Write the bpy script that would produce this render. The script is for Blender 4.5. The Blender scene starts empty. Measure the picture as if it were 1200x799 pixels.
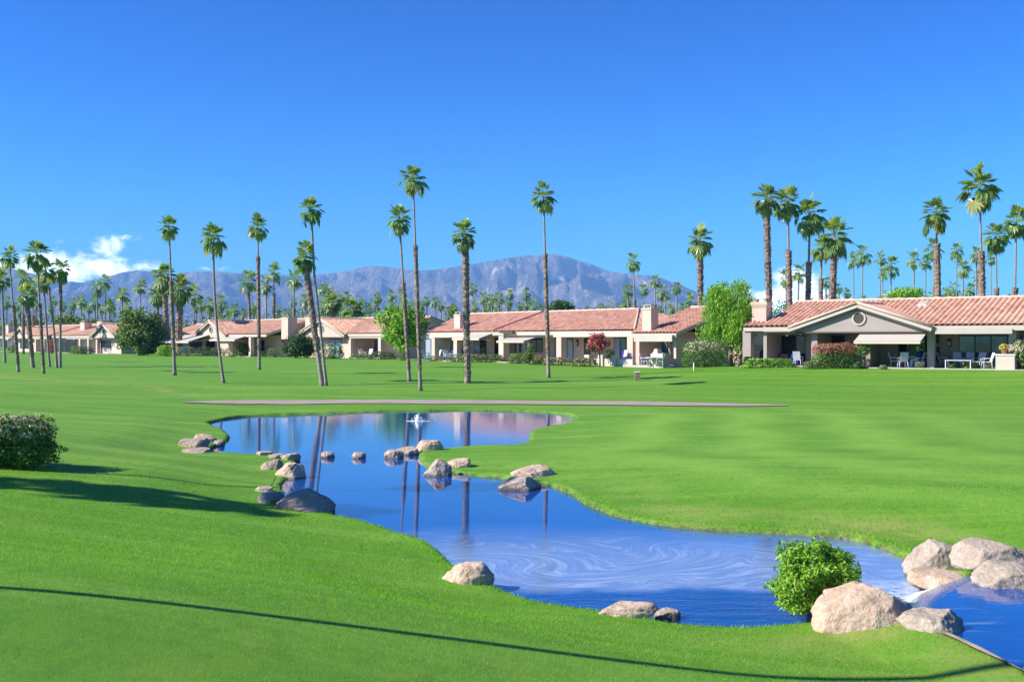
import bpy, bmesh, math, random
import numpy as np
from mathutils import Vector, Matrix, noise as mnoise

# ---------------------------------------------------------------- camera, sky, sun, exposure
sc = bpy.context.scene
COL = sc.collection
FPX, CX, CY, CAMZ = 1287.0, 600.0, 399.5, 3.2      # focal length in photo pixels, image centre, eye height
cam_d = bpy.data.cameras.new("camera")
cam = bpy.data.objects.new("camera", cam_d)
COL.objects.link(cam)
cam.location = (0, 0, CAMZ)
cam.rotation_euler = (math.radians(90), 0, 0)
cam_d.sensor_width = 36.0
cam_d.lens = 36.0 * FPX / 1200.0
cam_d.clip_start = 0.1
cam_d.clip_end = 60000
sc.camera = cam

SUN_EL = 35.0
SUN_AZ = (-math.cos(math.radians(13)), -math.sin(math.radians(13)))     # towards the sun, seen from above
SUN_STRENGTH, SKY_STRENGTH, EXPOSURE = 4.3, 0.085, 1.16
sd_ = bpy.data.lights.new("sun", 'SUN')
sd_.energy = SUN_STRENGTH
sd_.angle = math.radians(0.5)
sd_.color = (1.0, 0.95, 0.87)
sun = bpy.data.objects.new("sun", sd_)
COL.objects.link(sun)
_ce = math.cos(math.radians(SUN_EL))
SUN_DIR = Vector((SUN_AZ[0] * _ce, SUN_AZ[1] * _ce, math.sin(math.radians(SUN_EL))))
sun.rotation_euler = SUN_DIR.to_track_quat('Z', 'Y').to_euler()
sun.location = (-40, -10, 40)

sc.view_settings.view_transform = 'Standard'
sc.view_settings.look = 'None'
sc.view_settings.exposure = EXPOSURE
sc.view_settings.gamma = 1.0
sc.view_settings.use_curve_mapping = False
sc.render.engine = 'CYCLES'
sc.cycles.use_denoising = True
sc.cycles.max_bounces = 6
sc.cycles.diffuse_bounces = 3
sc.cycles.glossy_bounces = 3
sc.cycles.transmission_bounces = 3
sc.cycles.transparent_max_bounces = 6
sc.cycles.volume_bounces = 0
sc.cycles.sample_clamp_indirect = 6.0


class NT:
    """tiny helper to write node graphs"""
    def __init__(self, tree):
        self.t = tree
        self.t.nodes.clear()

    def n(self, kind, ins=None, **attrs):
        nd = self.t.nodes.new('ShaderNode' + kind)
        for k, v in attrs.items():
            setattr(nd, k, v)
        for k, v in (ins or {}).items():
            self.put(nd.inputs[k], v)
        return nd

    def put(self, sock, v):
        if isinstance(v, bpy.types.Node):
            v = v.outputs[0]
        if isinstance(v, bpy.types.NodeSocket):
            self.t.links.new(v, sock)
        else:
            sock.default_value = v

    def m(self, op, a, b=0.0, c=None, clamp=False):
        nd = self.t.nodes.new('ShaderNodeMath')
        nd.operation = op
        nd.use_clamp = clamp
        self.put(nd.inputs[0], a)
        self.put(nd.inputs[1], b)
        if c is not None:
            self.put(nd.inputs[2], c)
        return nd.outputs[0]

    def mix(self, f, a, b, blend='MIX'):
        nd = self.t.nodes.new('ShaderNodeMix')
        nd.data_type = 'RGBA'
        nd.blend_type = blend
        self.put(nd.inputs[0], f)
        for i, v in ((6, a), (7, b)):
            if isinstance(v, tuple) and len(v) == 3:
                v = v + (1.0,)
            self.put(nd.inputs[i], v)
        return nd.outputs[2]

    def rng(self, v, a, b, lo=0.0, hi=1.0, smooth=False):
        nd = self.t.nodes.new('ShaderNodeMapRange')
        nd.interpolation_type = 'SMOOTHSTEP' if smooth else 'LINEAR'
        self.put(nd.inputs[0], v)
        for i, x in ((1, a), (2, b), (3, lo), (4, hi)):
            nd.inputs[i].default_value = x
        return nd.outputs[0]

    def noise(self, vec, scale, detail=4.0, rough=0.55, dist=0.0):
        return self.n('TexNoise', {'Vector': vec, 'Scale': scale, 'Detail': detail,
                                   'Roughness': rough, 'Distortion': dist}).outputs[0]

    def scale(self, vec, s):
        return self.n('VectorMath', {0: vec, 1: s}, operation='MULTIPLY').outputs[0]


world = bpy.data.worlds.new("World")
sc.world = world
world.use_nodes = True
w = NT(world.node_tree)
sky = w.n('TexSky', sky_type='NISHITA')
sky.sun_disc = False
sky.sun_elevation = math.radians(SUN_EL)
sky.sun_rotation = math.atan2(SUN_AZ[0], SUN_AZ[1])
sky.altitude = 80
sky.air_density = 1.0
sky.dust_density = 0.35
sky.ozone_density = 3.0
sky_n = w.mix(1.0, sky.outputs[0], (0.30, 0.30, 0.30), 'MULTIPLY')
sky_g = w.n('Gamma', {'Color': sky_n, 'Gamma': 1.75})
hsv = w.n('HueSaturation', {'Saturation': 1.15, 'Value': 2.85, 'Color': sky_g})
tint = w.mix(1.0, hsv.outputs[0], (0.19, 0.60, 0.90), 'MULTIPLY')
tc = w.n('TexCoord')
sep = w.n('SeparateXYZ', {0: tc.outputs['Generated']})
fwd = w.m('MAXIMUM', sep.outputs[1], 0.05)
cu = w.m('DIVIDE', sep.outputs[0], fwd)
cv = w.m('DIVIDE', sep.outputs[2], fwd)
total = None
for (pu, pv, su, sv, amp) in ((-0.420, 0.066, 0.060, 0.019, 1.12), (-0.36, 0.066, 0.040, 0.013, 0.95), (-0.372, 0.086, 0.026, 0.014, 0.62), (-0.345, 0.094, 0.024, 0.005, 0.5), (-0.405, 0.090, 0.016, 0.006, 0.55), (-0.47, 0.066, 0.04, 0.014, 1.0),
                              (0.262, 0.044, 0.034, 0.020, 1.5), (0.352, 0.038, 0.022, 0.012, 1.15), (0.235, 0.036, 0.03, 0.012, 1.2),
                              (-0.455, 0.104, 0.016, 0.005, 0.35), (-0.265, 0.066, 0.03, 0.004, 0.6), (0.30, 0.030, 0.08, 0.012, 1.0)):
    a_ = w.m('POWER', w.m('DIVIDE', w.m('SUBTRACT', cu, pu), su), 2.0)
    b_ = w.m('POWER', w.m('DIVIDE', w.m('SUBTRACT', cv, pv), sv), 2.0)
    g_ = w.m('MULTIPLY', w.m('EXPONENT', w.m('MULTIPLY', w.m('ADD', a_, b_), -1.0)), amp)
    total = g_ if total is None else w.m('MAXIMUM', total, g_)
cvec = w.n('CombineXYZ', {0: cu, 1: w.m('MULTIPLY', cv, 1.5), 2: 0.0})
cn = w.noise(cvec, 34.0, 9.0, 0.6, 0.3)
dens = w.m('ADD', total, w.m('MULTIPLY', w.m('MULTIPLY', w.m('SUBTRACT', cn, 0.5), 2.4), w.rng(total, 0.08, 0.45)))
dens = w.rng(dens, 0.34, 1.08, 0, 1, True)
front = w.m('GREATER_THAN', sep.outputs[1], 0.1)
dens = w.m('MULTIPLY', dens, front)
dens = w.m('MULTIPLY', dens, 0.95)
cloudc = w.mix(w.rng(w.noise(cvec, 60.0, 5.0), 0.35, 0.7), (19.0, 19.0, 19.0), (11.0, 12.5, 14.5))
skyc = w.mix(dens, tint, cloudc)
bg = w.n('Background', {'Color': skyc, 'Strength': SKY_STRENGTH})
wo = w.n('OutputWorld', {'Surface': bg})

# ---------------------------------------------------------------- helpers
RNG = np.random.default_rng(7)
random.seed(7)


def P(px, py, d):
    """photo pixel + distance along the view axis -> world point"""
    return Vector(((px - CX) / FPX * d, d, CAMZ - (py - CY) / FPX * d))


def tag(o, label=None, cat=None, group=None, kind=None):
    if label:
        o['label'] = label
    if cat:
        o['category'] = cat
    if group:
        o['group'] = group
    if kind:
        o['kind'] = kind
    return o


def root(name, label, cat, loc=(0, 0, 0), rz=0.0, group=None):
    o = bpy.data.objects.new(name, None)
    o.empty_display_size = 0.3
    COL.objects.link(o)
    o.location = loc
    o.rotation_euler = (0, 0, rz)
    return tag(o, label, cat, group)


def link(name, me, parent=None, loc=None):
    o = bpy.data.objects.new(name, me)
    COL.objects.link(o)
    if parent is not None:
        o.parent = parent
    if loc is not None:
        o.location = loc
    return o


def children_of(o):
    return KIDS.get(o, [])


KIDS = {}


def copy_tree(o, kids, parent=None):
    """copy a thing (kids: {object: [children]}) without operators"""
    c = o.copy()
    COL.objects.link(c)
    if parent is not None:
        c.parent = parent
    for k in kids.get(o.name, []):
        copy_tree(k, kids, c)
    return c


def kids_map(o):
    mp = {}
    for x in bpy.data.objects:
        if x.parent:
            mp.setdefault(x.parent.name, []).append(x)
    return mp


class MB:
    """collects boxes, beams, tubes and quads; build() links them as one mesh object"""
    def __init__(self):
        self.V, self.Fc, self.uv, self.smooth = [], [], [], []

    def add(self, vs, fs, uv=None, smooth=False):
        b = len(self.V)
        self.V.extend([tuple(v) for v in vs])
        for i, f in enumerate(fs):
            self.Fc.append([b + k for k in f])
            self.smooth.append(smooth)
            self.uv.append(uv[i] if uv is not None else (0.5, 0.5))
        return self

    def box(self, x0, x1, y0, y1, z0, z1):
        vs = [(x, y, z) for z in (z0, z1) for x, y in ((x0, y0), (x1, y0), (x1, y1), (x0, y1))]
        return self.add(vs, [(3, 2, 1, 0), (4, 5, 6, 7), (0, 1, 5, 4), (1, 2, 6, 5), (2, 3, 7, 6), (3, 0, 4, 7)])

    def hexa(self, bot, top):
        return self.add(list(bot) + list(top), [(3, 2, 1, 0), (4, 5, 6, 7), (0, 1, 5, 4), (1, 2, 6, 5), (2, 3, 7, 6), (3, 0, 4, 7)])

    def beam(self, p, q, wd, ht, up=(0, 0, 1)):
        p, q, up = Vector(p), Vector(q), Vector(up)
        d = (q - p).normalized()
        s = d.cross(up)
        if s.length < 1e-4:
            s = d.cross(Vector((1, 0, 0)))
        s = s.normalized() * wd / 2
        h = s.cross(d).normalized() * ht / 2
        return self.hexa([p - s - h, p + s - h, q + s - h, q - s - h], [p - s + h, p + s + h, q + s + h, q - s + h])

    def tube(self, pts, rad, n=8, cap=True, smooth=True, jitter=0.0, rnd=random):
        pts = [Vector(p) for p in pts]
        vs, fs = [], []
        ref = Vector((1, 0.3, 0.1))
        for i, p in enumerate(pts):
            d = (pts[min(i + 1, len(pts) - 1)] - pts[max(i - 1, 0)]).normalized()
            a = d.cross(ref)
            if a.length < 0.05:
                a = d.cross(Vector((0, 1, 0)))
            a.normalize()
            b = d.cross(a)
            for k in range(n):
                t = 2 * math.pi * k / n
                r = rad[i] * (1 + (rnd.uniform(-jitter, jitter) if jitter else 0))
                vs.append(p + a * (r * math.cos(t)) + b * (r * math.sin(t)))
        for i in range(len(pts) - 1):
            for k in range(n):
                k2 = (k + 1) % n
                fs.append((i * n + k, i * n + k2, (i + 1) * n + k2, (i + 1) * n + k))
        self.add(vs, fs, None, smooth)
        if cap:
            m = len(pts) - 1
            b = len(self.V) - len(vs)
            self.Fc.append([b + m * n + k for k in range(n)])
            self.Fc.append([b + k for k in range(n)][::-1])
            self.uv += [(0.5, 0.5)] * 2
            self.smooth += [False, False]
        return self

    def prism_y(self, poly, y0, y1):
        """polygon in (x,z) extruded from y0 to y1"""
        n = len(poly)
        vs = [(x, y0, z) for x, z in poly] + [(x, y1, z) for x, z in poly]
        fs = [tuple(range(n)), tuple(range(2 * n - 1, n - 1, -1))]
        fs += [(i, n + i, n + (i + 1) % n, (i + 1) % n) for i in range(n)]
        return self.add(vs, fs)

    def prism_x(self, poly, x0, x1):
        n = len(poly)
        vs = [(x0, y, z) for y, z in poly] + [(x1, y, z) for y, z in poly]
        fs = [tuple(range(n)), tuple(range(2 * n - 1, n - 1, -1))]
        fs += [(i, n + i, n + (i + 1) % n, (i + 1) % n) for i in range(n)]
        return self.add(vs, fs)

    def ball(self, c, r, n=10, m=7, sz=1.0):
        vs, fs = [], []
        for i in range(m + 1):
            th = math.pi * i / m
            for k in range(n):
                ph = 2 * math.pi * k / n
                vs.append((c[0] + r * math.sin(th) * math.cos(ph), c[1] + r * math.sin(th) * math.sin(ph), c[2] + r * sz * math.cos(th)))
        for i in range(m):
            for k in range(n):
                k2 = (k + 1) % n
                fs.append((i * n + k, (i + 1) * n + k, (i + 1) * n + k2, i * n + k2))
        return self.add(vs, fs, None, True)

    def mesh(self, name, mat):
        me = bpy.data.meshes.new(name)
        me.from_pydata(self.V, [], self.Fc)
        uvl = me.uv_layers.new(name="UVMap")
        cnt = [len(f) for f in self.Fc]
        arr = np.repeat(np.array(self.uv, dtype=np.float32).reshape(-1, 2), cnt, axis=0)
        uvl.data.foreach_set('uv', arr.ravel())
        me.polygons.foreach_set('use_smooth', self.smooth)
        for m_ in (mat if isinstance(mat, (list, tuple)) else [mat]):
            me.materials.append(m_)
        me.validate()
        me.update()
        return me

    def build(self, name, mat, parent=None, loc=None):
        return link(name, self.mesh(name, mat), parent, loc)


def quad_mesh(name, V4, mat, uvr=None):
    """V4: (n,4,3) array of separate quads"""
    n = len(V4)
    me = bpy.data.meshes.new(name)
    me.vertices.add(n * 4)
    me.vertices.foreach_set('co', np.ascontiguousarray(V4, dtype=np.float32).ravel())
    me.loops.add(n * 4)
    me.loops.foreach_set('vertex_index', np.arange(n * 4, dtype=np.int32))
    me.polygons.add(n)
    me.polygons.foreach_set('loop_start', np.arange(0, n * 4, 4, dtype=np.int32))
    me.polygons.foreach_set('loop_total', np.full(n, 4, dtype=np.int32))
    uvl = me.uv_layers.new(name="UVMap")
    if uvr is None:
        uvr = RNG.random(n)
    uv = np.zeros((n, 4, 2), dtype=np.float32)
    uv[:, :, 0] = np.asarray(uvr)[:, None]
    uv[:, :, 1] = np.array([0.0, 0.5, 1.0, 0.5])[None, :]
    uvl.data.foreach_set('uv', uv.ravel())
    me.materials.append(mat)
    me.update(calc_edges=True)
    return me


def tri_mesh(name, V3, mat, uvr=None):
    n = len(V3)
    me = bpy.data.meshes.new(name)
    me.vertices.add(n * 3)
    me.vertices.foreach_set('co', np.ascontiguousarray(V3, dtype=np.float32).ravel())
    me.loops.add(n * 3)
    me.loops.foreach_set('vertex_index', np.arange(n * 3, dtype=np.int32))
    me.polygons.add(n)
    me.polygons.foreach_set('loop_start', np.arange(0, n * 3, 3, dtype=np.int32))
    me.polygons.foreach_set('loop_total', np.full(n, 3, dtype=np.int32))
    uvl = me.uv_layers.new(name="UVMap")
    uv = np.zeros((n, 3, 2), dtype=np.float32)
    uv[:, :, 0] = (RNG.random(n) if uvr is None else uvr)[:, None]
    uv[:, 2, 1] = 1.0
    uvl.data.foreach_set('uv', uv.ravel())
    me.materials.append(mat)
    me.update(calc_edges=True)
    return me


def unit(v):
    return v / np.maximum(np.linalg.norm(v, axis=-1, keepdims=True), 1e-9)


def leaf_quads(C, L, W, nrm=None, rng=RNG, up_bias=0.0, spread=1.0):
    """diamond leaves of length L and width W at centres C, optionally facing nrm"""
    n = len(C)
    a = rng.normal(size=(n, 3))
    if nrm is not None:
        nn = unit(nrm + rng.normal(size=(n, 3)) * spread)
        a = a - nn * np.sum(a * nn, axis=1, keepdims=True)
    a[:, 2] += up_bias
    a = unit(a)
    b = rng.normal(size=(n, 3)) if nrm is None else np.cross(nn, a)
    b = unit(b - a * np.sum(a * b, axis=1, keepdims=True))
    L = (np.asarray(L) * rng.uniform(0.7, 1.3, n))[:, None]
    W = (np.asarray(W) * rng.uniform(0.7, 1.3, n))[:, None]
    return np.stack([C - a * L / 2, C + b * W / 2, C + a * L / 2, C - b * W / 2], axis=1)


# ---------------------------------------------------------------- materials
def new_mat(name):
    m = bpy.data.materials.new(name)
    m.use_nodes = True
    return m, NT(m.node_tree)


def finish(t, bsdf, disp=None):
    t.n('OutputMaterial', {'Surface': bsdf})


def plain(name, col, rough=0.7, var=0.12, scale=3.0, bump=0.0, bscale=40.0, metal=0.0, spec=0.4):
    m, t = new_mat(name)
    co = t.n('TexCoord').outputs['Object']
    nz = t.noise(co, scale, 5.0, 0.6)
    c2 = tuple(min(1, c * (1 + var)) for c in col)
    c1 = tuple(c * (1 - var) for c in col)
    base = t.mix(t.rng(nz, 0.3, 0.7), c1, c2)
    b = t.n('BsdfPrincipled', {'Base Color': base, 'Roughness': rough, 'Metallic': metal, 'Specular IOR Level': spec})
    if bump:
        bn = t.n('Bump', {'Strength': bump, 'Distance': 0.02, 'Height': t.noise(co, bscale, 4.0)})
        t.put(b.inputs['Normal'], bn)
    finish(t, b)
    return m


def leaf_mat(name, cols, rough=0.55, trans=0.25, spec=0.3):
    """cols: list of (pos, colour) along the per-leaf random value"""
    m, t = new_mat(name)
    uv = t.n('UVMap', uv_map="UVMap")
    s = t.n('SeparateXYZ', {0: uv.outputs[0]})
    r = t.n('ValToRGB', {0: s.outputs[0]})
    cr = r.color_ramp
    while len(cr.elements) < len(cols):
        cr.elements.new(0.5)
    for e, (p, c) in zip(cr.elements, cols):
        e.position = p
        e.color = c + (1.0,)
    b = t.n('BsdfPrincipled', {'Base Color': r.outputs[0], 'Roughness': rough, 'Specular IOR Level': spec})
    tr = t.n('BsdfTranslucent', {'Color': t.mix(1.0, r.outputs[0], (1.1, 1.15, 0.6), 'MULTIPLY')})
    mx = t.n('MixShader', {0: trans, 1: b, 2: tr})
    finish(t, mx)
    return m


M = {}
M['stucco_taupe'] = plain('stucco_taupe', (0.345, 0.285, 0.25), 0.9, 0.06, 1.2, 0.3, 60)
M['stucco_pink'] = plain('stucco_pink', (0.56, 0.42, 0.335), 0.9, 0.06, 1.2, 0.3, 60)
M['stucco_cream'] = plain('stucco_cream', (0.54, 0.45, 0.365), 0.9, 0.05, 1.2, 0.2, 60)
M['fascia'] = plain('fascia_paint', (0.47, 0.40, 0.33), 0.6, 0.05, 1.0)
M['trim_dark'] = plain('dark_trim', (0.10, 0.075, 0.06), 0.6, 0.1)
M['soffit'] = plain('soffit_wood', (0.40, 0.26, 0.13), 0.7, 0.1, 2.0)
M['frame'] = plain('bronze_frame', (0.018, 0.018, 0.022), 0.4, 0.1)
M['awning'] = plain('awning_fabric', (0.44, 0.39, 0.325), 0.8, 0.04, 2.0)
M['awning_stripe'] = plain('awning_hem', (0.72, 0.52, 0.30), 0.8, 0.05, 2.0)
M['concrete'] = plain('patio_concrete', (0.46, 0.41, 0.36), 0.85, 0.1, 0.8, 0.2, 30)
M['white_metal'] = plain('white_metal', (0.62, 0.62, 0.66), 0.4, 0.05)
M['grey_mesh'] = plain('grey_sling_fabric', (0.42, 0.42, 0.47), 0.7, 0.08)
M['blue_cover'] = plain('blue_cover', (0.03, 0.07, 0.32), 0.6, 0.2)
M['black'] = plain('black_paint', (0.012, 0.012, 0.014), 0.5, 0.2)
M['wood'] = plain('weathered_wood', (0.30, 0.20, 0.12), 0.85, 0.25, 6.0)
M['terracotta'] = plain('terracotta', (0.42, 0.17, 0.08), 0.8, 0.1)
M['white'] = plain('white_paint', (0.75, 0.75, 0.73), 0.5, 0.03)
M['skin'] = plain('skin', (0.55, 0.33, 0.24), 0.55, 0.06)
M['hair_white'] = plain('white_hair', (0.70, 0.68, 0.64), 0.8, 0.08)
M['hair_dark'] = plain('dark_hair', (0.02, 0.015, 0.012), 0.6, 0.2)
M['shirt_blue'] = plain('blue_shirt', (0.03, 0.03, 0.30), 0.85, 0.15, 8.0)
M['trousers'] = plain('pale_blue_trousers', (0.38, 0.47, 0.66), 0.85, 0.1, 8.0)
M['dark_cloth'] = plain('black_clothes', (0.014, 0.014, 0.016), 0.9, 0.2, 8.0)
M['lime'] = plain('green_shade_screen', (0.10, 0.26, 0.03), 0.85, 0.15, 4.0)


def glass_mat(name, col, rough=0.04):
    m, t = new_mat(name)
    co = t.n('TexCoord').outputs['Object']
    nz = t.noise(co, 0.9, 3.0)
    base = t.mix(t.rng(nz, 0.4, 0.65), tuple(c * 0.6 for c in col), tuple(c * 1.35 for c in col))
    b = t.n('BsdfPrincipled', {'Base Color': base, 'Roughness': rough, 'IOR': 1.5, 'Specular IOR Level': 0.7})
    finish(t, b)
    return m


M['glass_dark'] = glass_mat('dark_window_glass', (0.014, 0.018, 0.018))
M['glass_blue'] = glass_mat('blue_window_glass', (0.05, 0.12, 0.18))
M['glass_teal'] = glass_mat('teal_window_glass', (0.09, 0.20, 0.24))


def curtain_mat():
    m, t = new_mat('glass_with_pale_drapes')
    co = t.n('TexCoord').outputs['Object']
    wv = t.n('TexWave', {'Vector': co, 'Scale': 3.2, 'Distortion': 1.5, 'Detail': 2.0}, bands_direction='X')
    base = t.mix(wv.outputs['Fac'], (0.13, 0.20, 0.33), (0.42, 0.50, 0.60))
    b = t.n('BsdfPrincipled', {'Base Color': base, 'Roughness': 0.06, 'Specular IOR Level': 0.6})
    finish(t, b)
    return m


M['drapes'] = curtain_mat()


def tile_mat(name, ramp):
    m, t = new_mat(name)
    uv = t.n('UVMap', uv_map="UVMap").outputs[0]
    wn = t.n('TexWhiteNoise', {'Vector': uv}, noise_dimensions='3D')
    co = t.n('TexCoord').outputs['Object']
    big = t.noise(co, 0.5, 4.0, 0.6)
    f = t.m('ADD', t.m('MULTIPLY', wn.outputs['Value'], 0.72), t.m('MULTIPLY', big, 0.34))
    r = t.n('ValToRGB', {0: f})
    cr = r.color_ramp
    while len(cr.elements) < len(ramp):
        cr.elements.new(0.5)
    for e, (p, c) in zip(cr.elements, ramp):
        e.position, e.color = p, c + (1.0,)
    fine = t.noise(co, 14.0, 4.0)
    col = t.mix(t.rng(fine, 0.35, 0.7, 0.0, 0.35), r.outputs[0], (0.50, 0.33, 0.25))
    b = t.n('BsdfPrincipled', {'Base Color': col, 'Roughness': 0.85, 'Specular IOR Level': 0.25})
    bn = t.n('Bump', {'Strength': 0.3, 'Distance': 0.01, 'Height': fine})
    t.put(b.inputs['Normal'], bn)
    finish(t, b)
    return m


M['tile_orange'] = tile_mat('salmon_clay_tile', [(0.15, (0.40, 0.19, 0.12)), (0.4, (0.60, 0.31, 0.19)), (0.65, (0.66, 0.37, 0.24)), (0.95, (0.72, 0.50, 0.37))])
M['tile_red'] = tile_mat('red_clay_tile', [(0.12, (0.27, 0.12, 0.085)), (0.4, (0.50, 0.225, 0.15)), (0.68, (0.58, 0.29, 0.20)), (0.95, (0.66, 0.43, 0.32))])
M['ridge'] = plain('ridge_mortar_tile', (0.58, 0.40, 0.31), 0.85, 0.15, 5.0)

M['trunk'] = None


def bark_mat(name, c1, c2, ring=14.0):
    m, t = new_mat(name)
    co = t.n('TexCoord').outputs['Object']
    st = t.scale(co, (1.5, 1.5, ring))
    nz = t.noise(st, 1.0, 6.0, 0.65, 0.6)
    n2 = t.noise(co, 9.0, 5.0, 0.7)
    f = t.m('ADD', t.m('MULTIPLY', nz, 0.6), t.m('MULTIPLY', n2, 0.4))
    base = t.mix(t.rng(f, 0.36, 0.64), c1, c2)
    b = t.n('BsdfPrincipled', {'Base Color': base, 'Roughness': 0.9, 'Specular IOR Level': 0.2})
    bn = t.n('Bump', {'Strength': 0.8, 'Distance': 0.03, 'Height': f})
    t.put(b.inputs['Normal'], bn)
    finish(t, b)
    return m


M['trunk'] = bark_mat('palm_trunk_bark', (0.15, 0.115, 0.10), (0.40, 0.335, 0.29))
M['trunk_rough'] = bark_mat('palm_boot_bark', (0.11, 0.075, 0.06), (0.37, 0.27, 0.21), 7.0)
M['bark'] = bark_mat('tree_bark', (0.10, 0.075, 0.055), (0.30, 0.23, 0.17), 2.0)
M['palm_leaf'] = leaf_mat('palm_frond', [(0.0, (0.085, 0.17, 0.045)), (0.45, (0.21, 0.33, 0.08)), (0.8, (0.35, 0.44, 0.13)), (1.0, (0.45, 0.42, 0.17))], 0.36, 0.42, 0.5)
M['palm_dead'] = leaf_mat('dead_palm_frond', [(0.0, (0.085, 0.06, 0.04)), (1.0, (0.26, 0.19, 0.12))], 0.85, 0.1)
M['leaf_bright'] = leaf_mat('bright_green_leaf', [(0.0, (0.09, 0.24, 0.014)), (0.5, (0.22, 0.44, 0.03)), (1.0, (0.40, 0.56, 0.08))], 0.42, 0.36)
M['leaf_mid'] = leaf_mat('mid_green_leaf', [(0.0, (0.035, 0.10, 0.014)), (0.5, (0.085, 0.19, 0.026)), (1.0, (0.21, 0.32, 0.05))], 0.55, 0.28)
M['leaf_dark'] = leaf_mat('dark_green_leaf', [(0.0, (0.020, 0.060, 0.012)), (0.6, (0.050, 0.115, 0.024)), (1.0, (0.14, 0.22, 0.055))], 0.5, 0.2)
M['leaf_olive'] = leaf_mat('olive_green_leaf', [(0.0, (0.06, 0.12, 0.02)), (0.6, (0.15, 0.24, 0.045)), (1.0, (0.34, 0.40, 0.13))], 0.6, 0.25)
M['leaf_grey'] = leaf_mat('grey_green_leaf', [(0.0, (0.10, 0.14, 0.08)), (0.6, (0.20, 0.26, 0.15)), (1.0, (0.36, 0.40, 0.25))], 0.7, 0.2)
M['leaf_red'] = leaf_mat('red_leaf', [(0.0, (0.05, 0.10, 0.02)), (0.28, (0.10, 0.17, 0.03)), (0.34, (0.45, 0.04, 0.08)), (0.75, (0.62, 0.10, 0.15)), (1.0, (0.72, 0.32, 0.34))], 0.6, 0.3)
M['flower_cream'] = leaf_mat('cream_flower', [(0.0, (0.45, 0.33, 0.22)), (0.5, (0.62, 0.52, 0.36)), (1.0, (0.75, 0.68, 0.52))], 0.7, 0.25)
M['flower_pink'] = leaf_mat('pink_flower', [(0.0, (0.45, 0.12, 0.15)), (1.0, (0.65, 0.30, 0.30))], 0.7, 0.25)
M['flower_yellow'] = leaf_mat('yellow_flower', [(0.0, (0.55, 0.38, 0.05)), (1.0, (0.70, 0.55, 0.14))], 0.7, 0.25)
M['grass_blade'] = leaf_mat('grass_blade_green', [(0.0, (0.125, 0.37, 0.008)), (0.5, (0.190, 0.46, 0.014)), (0.9, (0.27, 0.52, 0.026)), (1.0, (0.44, 0.52, 0.08))], 0.6, 0.4)


def rock_mat(name, c1, c2, c3):
    m, t = new_mat(name)
    co = t.n('TexCoord').outputs['Object']
    n1 = t.noise(co, 2.2, 6.0, 0.6, 0.4)
    n2 = t.noise(co, 22.0, 6.0, 0.7)
    n3 = t.noise(co, 5.0, 5.0, 0.6, 1.0)
    base = t.mix(t.rng(n1, 0.36, 0.62), c1, c2)
    base = t.mix(t.rng(n3, 0.60, 0.72, 0.0, 0.75), base, c3)
    base = t.mix(t.rng(n2, 0.40, 0.66, 0.0, 0.55), base, tuple(c * 0.55 for c in c1))
    n4 = t.noise(co, 1.7, 3.0, 0.5, 2.5)
    crack = t.m('MULTIPLY', t.rng(t.m('ABSOLUTE', t.m('SUBTRACT', n4, 0.5)), 0.0, 0.012, 0.5, 0.0), t.rng(n3, 0.5, 0.62))
    base = t.mix(crack, base, (0.10, 0.075, 0.065))
    # dark damp band and algae stain where a stone stands in the water
    gz = t.n('SeparateXYZ', {0: t.n('NewGeometry').outputs['Position']})
    wet = t.rng(t.m('ADD', gz.outputs[2], t.m('MULTIPLY', t.m('SUBTRACT', n3, 0.5), 0.10)), 0.03, 0.075, 0.75, 0.0)
    base = t.mix(wet, base, (0.085, 0.075, 0.045))
    b = t.n('BsdfPrincipled', {'Base Color': base, 'Roughness': 0.88, 'Specular IOR Level': 0.25})
    h = t.m('ADD', t.m('MULTIPLY', n3, 0.7), t.m('MULTIPLY', n2, 0.35))
    bn = t.n('Bump', {'Strength': 1.0, 'Distance': 0.07, 'Height': h})
    t.put(b.inputs['Normal'], bn)
    finish(t, b)
    return m


M['rock_tan'] = rock_mat('tan_granite', (0.52, 0.355, 0.235), (0.68, 0.535, 0.405), (0.38, 0.215, 0.13))
M['rock_pale'] = rock_mat('pale_granite', (0.41, 0.32, 0.24), (0.54, 0.445, 0.35), (0.30, 0.205, 0.14))
M['rock_grey'] = rock_mat('brown_granite', (0.37, 0.27, 0.21), (0.50, 0.385, 0.31), (0.24, 0.14, 0.10))
# ---------------------------------------------------------------- ground, water, mountains, air
POOL_Z = 0.22
POND_PX = [(246, 497), (254, 494.5), (270, 491), (300, 488), (350, 486), (400, 484.5), (460, 482.5), (520, 481.5), (580, 481.5), (635, 483.5), (662, 487), (672, 491.5),
           (660, 497), (640, 501), (624, 504), (617, 511), (617, 519), (600, 523), (560, 525), (530, 526), (508, 528.5), (490, 532), (489, 540),
           (498, 549), (520, 553), (545, 557), (583, 561), (612, 564), (634, 568), (649, 573), (665, 579.5), (679, 590), (700, 599), (720, 606.5), (768, 616), (827, 622.5),
           (893, 626), (947, 629), (990, 633), (1012, 638), (1040, 649), (1062, 660), (1072, 672), (1074, 688), (1082, 700), (1072, 712), (1040, 722), (1000, 730), (960, 735),
           (900, 737), (840, 736), (800, 734), (765, 730), (705, 721), (680, 717), (630, 708), (592, 696), (570, 687), (542, 668), (524, 652), (503, 638), (480, 629), (434, 616), (386, 603),
           (350, 592), (334, 574), (338, 564.7), (346, 550), (352, 537.5), (330, 534.5), (300, 533.5), (268, 533.5), (243, 533), (254, 525), (268, 518.5), (272, 512), (265, 505), (252, 500)]
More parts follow.
